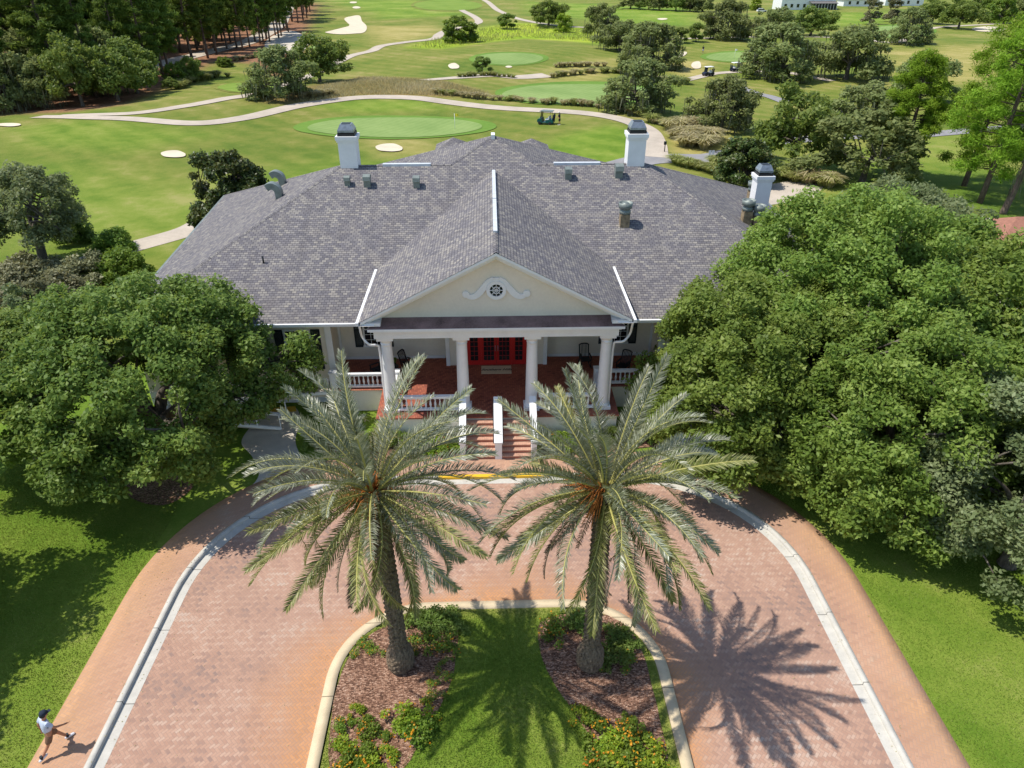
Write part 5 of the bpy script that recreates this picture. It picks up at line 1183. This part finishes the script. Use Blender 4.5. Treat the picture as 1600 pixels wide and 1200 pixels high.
grasses([(855, 121), (900, 116), (950, 112), (985, 118), (1040, 128), (1080, 132)], 30, .9, 1.4, GRN + TAN[:1], 'grass clump in the band behind the second putting green', 'grass clumps behind the second green')
grasses([(868, 105), (905, 104), (945, 104)], 12, .4, 1.2, TAN, 'tan grass clump of the short row left of the row of oaks', 'tan grass clumps by the row of oaks')
grasses([(1050, 205), (1075, 200), (1105, 210), (1108, 232), (1072, 228), (1058, 216), (1085, 214)], 30, .9, 1.9, TAN, 'tall tan grass clump in the dense bed beside the bend of the cart path', 'tan grass clumps at the path bend')
grasses([(1010, 190), (1035, 196), (1052, 202)], 7, .4, 1.4, TAN + GRN, 'grass clump between the main cart path and the mossy oak on the bend', 'grass clumps before the mossy oak')
grasses([(1052, 256), (1080, 262), (1120, 272)], 16, .3, 1.3, GRN, 'green grass clump in the hedge-like row below the asphalt road', 'grass clumps below the asphalt road')
grasses([(1110, 256), (1140, 262)], 6, .3, 1.2, GRN, 'green grass clump on the small bed between the asphalt road and the magnolia', 'grass clumps by the magnolia')
grasses([(1215, 280), (1240, 283), (1268, 288), (1300, 292)], 18, .6, 1.6, GRN + TAN[:1], 'yellow green grass clump in the bed right of the right chimney', 'grass clumps by the right chimney')
grasses([(272, 140), (300, 130), (330, 122), (355, 120)], 18, .8, 1.6, GRN, 'dark green grass clump beside the tee at the forest edge', 'grass clumps beside the tee')
grasses([(360, 96), (385, 92), (405, 90)], 10, 1.2, 1.2, TAN, 'tan grass clump on the pine straw below the park road', 'grass clumps on the pine straw')
grasses([(466, 154), (490, 152), (520, 148)], 10, .5, 1.5, TAN, 'pale grass clump at the foot of the pair of oaks', 'grass clumps at the pair of oaks')
def mass(name, poly, n, h_, leaf, label):
    P = [G(*p) for p in poly]; xs = [p.x for p in P]; ys = [p.y for p in P]; g = np.random.default_rng(len(poly) * 7 + n)
    X = g.uniform(min(xs), max(xs), n * 3); Y = g.uniform(min(ys), max(ys), n * 3); k = inside(P, X, Y); X, Y = X[k][:n], Y[k][:n]; n = len(X); pat = .5 + .5 * np.sin(X * .35) * np.sin(Y * .23 + 1)
    B = np.stack([X, Y, hgt(X, Y) - .02], 1); a = g.random(n) * 6.28; L = h_ * (.4 + .7 * g.random(n)) * (.6 + .6 * pat); u = np.stack([np.cos(a), np.sin(a), 0 * a], 1) * .09 * h_; d = np.stack([g.normal(size=n), g.normal(size=n), 0 * a], 1) * .35 * L[:, None]
    e = B + d + np.array([0, 0, 1]) * L[:, None]; V = np.stack([B - u, B + u, e + u * .4, e - u * .4], 1).reshape(-1, 3)
    tag(np_obj(name, np_mesh(name, V, np.arange(4 * n).reshape(n, 4), M[leaf], None, dict(tint=np.clip(pat * .6 + .4 * g.random(n), 0, 1)))), label, None, None, 'stuff')
mass('marsh_grass', [(462, 158), (500, 138), (560, 124), (640, 124), (700, 130), (765, 146), (700, 151), (640, 148), (560, 148), (490, 160)], 9000, .6, 'reed', 'tall mixed marsh grass between the cart path and the far fairway')
mass('rough_grass', [(640, 74), (720, 50), (800, 38), (925, 46), (930, 66), (820, 58), (760, 66), (690, 76)], 5000, .8, 'reedgreen', 'yellow green rough grass in the low ground beyond the small green')

# ------------------------------------------------------------------ golf carts, flags, signs
def cart(p, rz, paintm, roofm, label, bag=True):
    t_ = thing('golf_cart', p, label, 'golf cart', None, rz)
    mb = MB(); mb.prism([(-1.15, -.58, .28), (1.15, -.58, .28), (1.2, -.58, .62), (.95, -.58, .82), (.55, -.58, .86), (.42, -.58, .38), (-.1, -.58, .38), (-.1, -.58, .68), (-1.1, -.58, .78), (-1.2, -.58, .5)], (0, 1.16, 0)); mb.local('body', paintm, t_)
    mb = MB(); mb.box(-.55, -.02, -.52, .52, .68, .8); mb.bar((-.55, -.5, .95), (-.55, .5, .95), .12, .42); mb.local('seat', M['white'], t_)
    mb = MB(); mb.prism([(-1.0, -.6, 1.78), (.75, -.6, 1.78), (.85, -.6, 1.84), (.6, -.6, 1.9), (-.9, -.6, 1.9), (-1.05, -.6, 1.84)], (0, 1.2, 0)); mb.local('roof', roofm, t_)
    mb = MB()
    for s in (-.54, .54): mb.bar((-.72, s, .75), (-.8, s, 1.8), .04); mb.bar((.72, s, .84), (.55, s, 1.8), .04)
    mb.local('roof_posts', M['rubber'], t_)
    mb = MB(); mb.prism([(.73, -.52, .86), (.57, -.52, 1.76), (.59, -.52, 1.76), (.75, -.52, .86)], (0, 1.04, 0)); mb.local('windscreen', M['glass'], t_)
    mb = MB(); mb.tube([(.45, .25, .85), (.3, .25, 1.0)], .02, 5); mb.tube([(.3 + .05 * math.sin(a), .25 + .17 * math.cos(a), 1.0 + .15 * math.sin(a)) for a in np.linspace(0, 6.28, 10)], .015, 5); mb.local('steering_wheel', M['rubber'], t_)
    for x in (-.78, .8):
        for s in (-1, 1): mb = MB(); T = Matrix.Translation((x, s * .5, .23)) @ Matrix.Rotation(PI / 2, 4, 'X'); mb.rings([[T @ Vector((r_ * math.cos(2 * PI * k / 14), r_ * math.sin(2 * PI * k / 14), z)) for k in range(14)] for r_, z in ((.15, -.1), (.23, -.08), (.23, .08), (.15, .1))], 0, False); mb.local('wheel', M['rubber'], t_)
    if bag:
        for s in (-.25, .25): mb = MB(); mb.tube([(-1.12, s, .6), (-1.25, s, 1.35)], .13, 8); mb.tube([(-1.25, s, 1.35), (-1.3, s + .05, 1.6)], .05, 5); mb.local('golf_bag', M['navy'], t_)
    return t_
cart(G(853, 194), rad(158), M['teal'], M['galv'], 'teal golf cart parked on the grass beside the near putting green')
cart(G(1106, 119), rad(200), M['navycart'], M['white'], 'left of the two dark golf carts with white roofs on the far cart path')
cart(G(1149, 112), rad(20), M['navycart'], M['white'], 'right of the two dark golf carts with white roofs on the far cart path')
def flag(px, py, h_, label, fm='flag'):
    t_ = thing('golf_flag', G(px, py) + Vector((0, 0, .05)), label, 'golf flag'); mb = MB(); mb.tube([(0, 0, 0), (0, 0, h_)], .03, 6); mb.local('pole', M['white'], t_)
    mb = MB(); rs = [[(.02 + .55 * k / 6, .06 * math.sin(k * 1.2), h_ - .02 - .03 * k / 6), (.02 + .55 * k / 6, .06 * math.sin(k * 1.2 + .3), h_ - .4 + .03 * k / 6)] for k in range(7)]; mb.rings(rs, 0, True, close=False); mb.local('cloth', M[fm], t_)
flag(711, 203, 2.2, 'thin white flagstick on the near putting green'); flag(1147, 92, 2.2, 'flagstick on the small green behind the golf carts', 'white')
sp = thing('marker_post', G(1038, 238), 'short dark post with a small plate beside the cart path junction', 'post'); mb = MB(); mb.tube([(0, 0, 0), (0, 0, 1.15)], .06, 8); mb.local('pole', M['black'], sp); mb = MB(); mb.box(-.16, .16, -.08, .08, .95, 1.35); mb.local('plate', M['darkgreen'], sp)
for px, lb in ((1108, 'left of two small white signs beside the asphalt road'), (1113, 'right of two small white signs beside the asphalt road')):
    s_ = thing('small_sign', G(px, 247), lb, 'sign'); mb = MB(); mb.box(-.03, .03, -.03, .03, 0, .9); mb.local('post', M['black'], s_); mb = MB(); mb.box(-.16, .16, -.055, -.032, .35, .95); mb.local('panel', M['white'], s_)
# ------------------------------------------------------------------ houses, car, pavilion
def house(px, py, wd, dp_, h_, roofm, label, wins, rz=0.0, screen=False):
    p = G(px, py); t_ = thing('house', p, label, 'house', None, rz); mb = MB(); mb.box(-wd / 2, wd / 2, 0, dp_, -.3, h_); mb.local('wall', M['white'], t_)
    mb = MB(); o_ = .6; a = [(-wd / 2 - o_, -o_, h_), (wd / 2 + o_, -o_, h_), (wd / 2 + o_, dp_ + o_, h_), (-wd / 2 - o_, dp_ + o_, h_)]; i_ = dp_ / 2; r0, r1 = (-wd / 2 + i_, i_, h_ + i_ * .6), (wd / 2 - i_, i_, h_ + i_ * .6)
    for q in ([a[0], a[1], r1, r0], [a[1], a[2], r1], [a[2], a[3], r0, r1], [a[3], a[0], r0]): mb.plane(q)
    mb.face(a[::-1]); mb.local('roof', roofm, t_)
    for x in wins:
        for z in ((.9, 2.4), (4.2, 5.6)) if h_ > 5 else ((.9, 2.3),):
            mb = MB(); mb.box(x - .75, x + .75, -.08, -.003, z[0] - .1, z[1] + .1); f = mb.local('window', M['white'], t_); mb = MB(); mb.box(x - .62, x + .62, -.1, -.083, z[0], z[1]); mb.local('pane', M['glass'], f)
    if screen:
        mb = MB(); mb.prism([(wd * .0, -4.2, 2.7), (wd * .0, -.02, 3.5), (wd * .48, -.02, 3.5), (wd * .48, -4.2, 2.7)], (0, 0, .12)); mb.local('lanai_roof', roofm, t_)
        mb = MB(); mb.box(wd * .02, wd * .46, -3.9, -3.86, .1, 2.65); mb.local('lanai_screen', M['black'], t_)
        mb = MB(); [mb.box(wd * (.02 + .055 * k) - .07, wd * (.02 + .055 * k) + .07, -4.0, -3.91, 0, 2.7) for k in range(9)]; mb.local('lanai_posts', M['white'], t_)
house(1262, 15, 26, 12, 6.4, M['roofdark'], 'white two storey house with a dark screened lanai on the far lawn', [-11, -8, -5, -2, 2, 6, 10], 0, True)
house(1345, 10, 18, 8, 3.0, M['roofdark'], 'low white house between the screened house and the grey roofed one', [-6, -2, 2, 6])
house(1412, 9, 20, 11, 6.2, M['roofdark'], 'white house with grey roof behind the leaning mossy oak', [-7, -3, 2, 7])
c_ = thing('parked_car', G(1190, 19), 'white car parked under the trees left of the screened house', 'car'); mb = MB()
mb.prism([(-2.2, -.88, .35), (2.2, -.88, .35), (2.25, -.88, .75), (1.3, -.88, .95), (-2.2, -.88, .98)], (0, 1.76, 0)); mb.local('body', M['white'], c_)
mb = MB(); mb.prism([(-1.9, -.8, .98), (1.2, -.8, .96), (.5, -.8, 1.5), (-1.5, -.8, 1.52)], (0, 1.6, 0)); mb.local('cabin', M['glass'], c_); mb = MB(); mb.prism([(-1.5, -.82, 1.525), (.5, -.82, 1.51), (.4, -.82, 1.57), (-1.4, -.82, 1.58)], (0, 1.64, 0)); mb.local('roof', M['white'], c_)
for x in (-1.4, 1.4):
    for s in (-1, 1): mb = MB(); T = Matrix.Translation((x, s * .82, .34)) @ Matrix.Rotation(PI / 2, 4, 'X'); mb.rings([[T @ Vector((r_ * math.cos(2 * PI * k / 14), r_ * math.sin(2 * PI * k / 14), z)) for k in range(14)] for r_, z in ((.2, -.11), (.34, -.1), (.34, .1), (.2, .11))], 0, False); mb.local('wheel', M['rubber'], c_)
# pool terrace and tiled pavilion at the right edge
def flat(name, pts, z, mat): mb = MB(); mb.prism([(x, y, -.1) for x, y in pts], (0, 0, z + .1)); tag(mb.build(name, mat), kind='structure')
flat('pool_terrace', [(25.5, 33), (44, 33), (44, 47), (31, 49.5), (25.5, 46)], .16, M['concrete'])
flat('pool_water', [(29, 36), (36, 35.5), (37, 40.5), (33, 42), (29, 40.5)], .165, M['water'])
flat('service_yard', [onz(*p)[:2] for p in [(1150, 300), (1240, 283), (1290, 290), (1270, 312), (1150, 330)]], .13, M['pathc'])
flat('patio_slab', [onz(*p)[:2] for p in [(1490, 352), (1530, 340), (1590, 352), (1600, 372), (1500, 366)]], .17, M['kerb'])
p = onz(1612, 432, .1); pv = thing('tiled_pavilion', (p[0], p[1], .1), 'small stone pavilion with a reddish tiled hip roof at the right edge', 'pavilion')
mb = MB(); mb.box(-3.4, 3.4, 0, 5, 0, 2.6); mb.box(-4.9, -3.4, .8, 1.2, 0, 1.1); mb.local('wall', M['concrete'], pv)
mb = MB(); a = [(-4, -.6, 2.6), (4, -.6, 2.6), (4, 5.6, 2.6), (-4, 5.6, 2.6)]; r0, r1 = (-1, 2.5, 4.0), (1, 2.5, 4.0)
for q in ([a[0], a[1], r1, r0], [a[1], a[2], r1], [a[2], a[3], r0, r1], [a[3], a[0], r0]): mb.plane(q)
mb.face(a[::-1]); mb.local('roof', M['tile'], pv); mb = MB(); mb.box(-5.0, -3.42, .7, 1.3, 1.1, 1.22); mb.local('wall_coping', M['tile'], pv)

# ------------------------------------------------------------------ people
def skinned(name, verts, edges, radii, mat, parent, root=0, sub=2):
    me = bpy.data.meshes.new(name); me.from_pydata(verts, edges, []); me.materials.append(mat); o = link(bpy.data.objects.new(name, me), parent)
    md = o.modifiers.new('skin', 'SKIN'); md.use_smooth_shade = True; sk = me.skin_vertices[0].data if me.skin_vertices else None
    if sk is None: 
        bm = bmesh.new(); bm.from_mesh(me); bm.verts.layers.skin.verify(); bm.to_mesh(me); bm.free(); sk = me.skin_vertices[0].data
    for k, r_ in enumerate(radii): sk[k].radius = (r_, r_) if not isinstance(r_, tuple) else r_; sk[k].use_root = (k == root)
    s = o.modifiers.new('sub', 'SUBSURF'); s.levels = sub; s.render_levels = sub; return o
def person(p, rz, label, legs, shirt, shorts, capm, arms=None):
    """x is forward; legs: (forward thigh angle, knee angle) of left and right"""
    t_ = thing('person', p, label, 'person', None, rz); V, E, RD = [], [], []
    def add(v, r_, par=None): V.append(tuple(v)); RD.append(r_); (E.append((par, len(V) - 1)) if par is not None else None); return len(V) - 1
    feet = []; hip = Vector((0, 0, .93)); pel = add(hip, .115); wa = add((.01, 0, 1.08), .11, pel); ch = add((.03, 0, 1.3), (.13, .1), wa); nk = add((.06, 0, 1.47), .055, ch); hd = add((.1, 0, 1.58), .085, nk); tp = add((.11, 0, 1.68), .085, hd)
    add((.205, 0, 1.585), .022, hd)
    kn = []
    for s, (a, b) in zip((1, -1), legs):
        h0 = add((0, s * .1, .88), .088, pel); k_ = Vector((math.sin(a) * .43, s * .1, .88 - math.cos(a) * .43)); f_ = k_ + Vector((math.sin(a - b) * .42, 0, -math.cos(a - b) * .42)); ki = add(k_, .056, h0); ai = add(f_, .04, ki); kn.append((Vector((0, s * .1, .88)), k_)); feet.append((f_, a - b))
        add(f_ + Vector((.12 * math.cos(a - b), 0, -.045)), .032, ai)
    el = []
    for s, (a, b) in zip((1, -1), arms or ((-.5, .5), (.5, .6))):
        sh = Vector((.03, s * .19, 1.4)); si = add(sh, .055, ch); e = sh + Vector((math.sin(a) * .29, s * .06, -math.cos(a) * .29)); ei = add(e, .042, si); h_ = e + Vector((math.sin(a + b) * .25, 0, -math.cos(a + b) * .25)); wi = add(h_, .027, ei); el.append((sh, e)); d = (h_ - e).normalized(); pa = add(h_ + d * .07, (.035, .02), wi)
        for q in range(4): fb = add(h_ + d * (.135 + .01 * (q in (1, 2))) + Vector((.012 * (q - 1.5) * 2, -s * .01, 0)), .008, pa); add(Vector(V[fb]) + d * .035 + Vector((0, -s * .02, 0)), .007, fb)
        add(h_ + d * .06 + Vector((.05, -s * .02, 0)), .009, pa)
    skinned('body', V, E, RD, M['skin'], t_, 0, 2)
    v = [(0, 0, .9), (.01, 0, 1.1), (.03, 0, 1.32), (.05, 0, 1.43)] + [tuple(q) for a in el for q in (a[0], a[0].lerp(a[1], .75))]; skinned('shirt', v, [(0, 1), (1, 2), (2, 3), (2, 4), (4, 5), (2, 6), (6, 7)], [(.165, .145), .15, (.175, .14), .075, .088, .075, .088, .075], shirt, t_)
    v = [(0, 0, .97), (0, 0, .88)] + [tuple(q) for a in kn for q in (a[0], a[0].lerp(a[1], .9))]; skinned('shorts', v, [(0, 1), (1, 2), (2, 3), (1, 4), (4, 5)], [.145, .13, .115, .105, .115, .105], shorts, t_)
    for f_, a in feet:
        mb = MB(); T = Matrix.Translation(f_ + Vector((0, 0, -.07))) @ Matrix.Rotation(a * .5, 4, 'Y'); mb.ball((0, 0, 0), .05, n=10, T=T.to_3x3())
        mb = MB(); mb.rings([[T @ Vector((x, w_ * math.cos(q), .035 + h_ * math.sin(q))) for q in np.linspace(0, 2 * PI, 11)[:-1]] for x, w_, h_ in ((-.09, .02, .02), (-.075, .04, .045), (0, .046, .06), (.1, .05, .042), (.17, .045, .03), (.2, .02, .015))]); mb.local('shoe', M['shoe'], t_)
        mb = MB(); mb.tube([f_ + Vector((0, 0, .1)), f_ + Vector((0, 0, -.03))], .05, 8); mb.local('sock', M['black'], t_)
    mb = MB(); n = 14; mb.rings([[(.105 + r_ * math.cos(2 * PI * k / n) * 1.12, r_ * math.sin(2 * PI * k / n), z) for k in range(n)] for r_, z in ((.1, 1.655), (.104, 1.7), (.09, 1.75), (.05, 1.78), (.01, 1.787))])
    mb.prism([(.17, -.075, 1.66), (.29, -.05, 1.64), (.31, 0, 1.64), (.29, .05, 1.64), (.17, .075, 1.66)], (0, 0, .012)); mb.local('cap', capm, t_)
    mb = MB(); mb.ball((.06, 0, 1.62), .088, .09, .075); mb.local('hair', M['hair'], t_)
    return t_
pf_ = onz(90, 1170, .14)
person((pf_[0], pf_[1], .135), rad(50), 'person in dark cap, pale blue shirt and brown shorts striding onto the brick walk', ((.52, .12), (-.42, .3)), M['shirt'], M['shorts'], M['navy'])
person(G(874, 195), rad(150), 'golfer in dark clothes standing at the back of the teal golf cart', ((.05, .03), (-.05, .03)), M['navy'], M['navy'], M['white'], ((.3, .7), (.5, .7)))
person(G(1098, 83), rad(250), 'tiny golfer in a dark top standing left of the small flagged green', ((.06, .03), (-.08, .05)), M['navy'], M['shirt'], M['navy'], ((.2, .3), (-.2, .3)))

# a few fallen leaves along the walk, the gutter and the drive
def litter(name, n, ok, zf, label, mat='reed'):
    g = np.random.default_rng(n); X = g.uniform(-14.7, 14.4, n * 6); Y = g.uniform(11, 27.5, n * 6); d = sdf_u(X, Y, DA, DR, DT); k = (d < 2.25) & ok(d, X, Y, g); X, Y, d = X[k][:n], Y[k][:n], d[k][:n]; n = len(X)
    a = g.random(n) * 6.28; s = .015 + .018 * g.random(n); u = np.stack([np.cos(a), np.sin(a), g.normal(size=n) * .25], 1) * s[:, None]; w_ = np.stack([-np.sin(a), np.cos(a), g.normal(size=n) * .25], 1) * (s * .5)[:, None]
    z = np.where(d > .64, .16, np.where(d > .4, .165, .034)); B = np.stack([X, Y, z], 1); V = np.stack([B - u, B + w_, B + u, B - w_], 1).reshape(-1, 3)
    tag(np_obj(name, np_mesh(name, V, np.arange(4 * n).reshape(n, 4), M[mat], None, dict(tint=g.random(n)))), label, None, None, 'stuff')
litter('leaf_litter', 1100, lambda d, X, Y, g: (sdf_u(X + (DX - IX), Y, IA, IR, IT) > .1) & (g.random(len(X)) < .06 + .9 * np.exp(-np.abs(d - .3) / .35) + .35 * (d > .7) * (Y > 18)), None, 'fallen leaves scattered over the walk, the gutter and the brick drive')
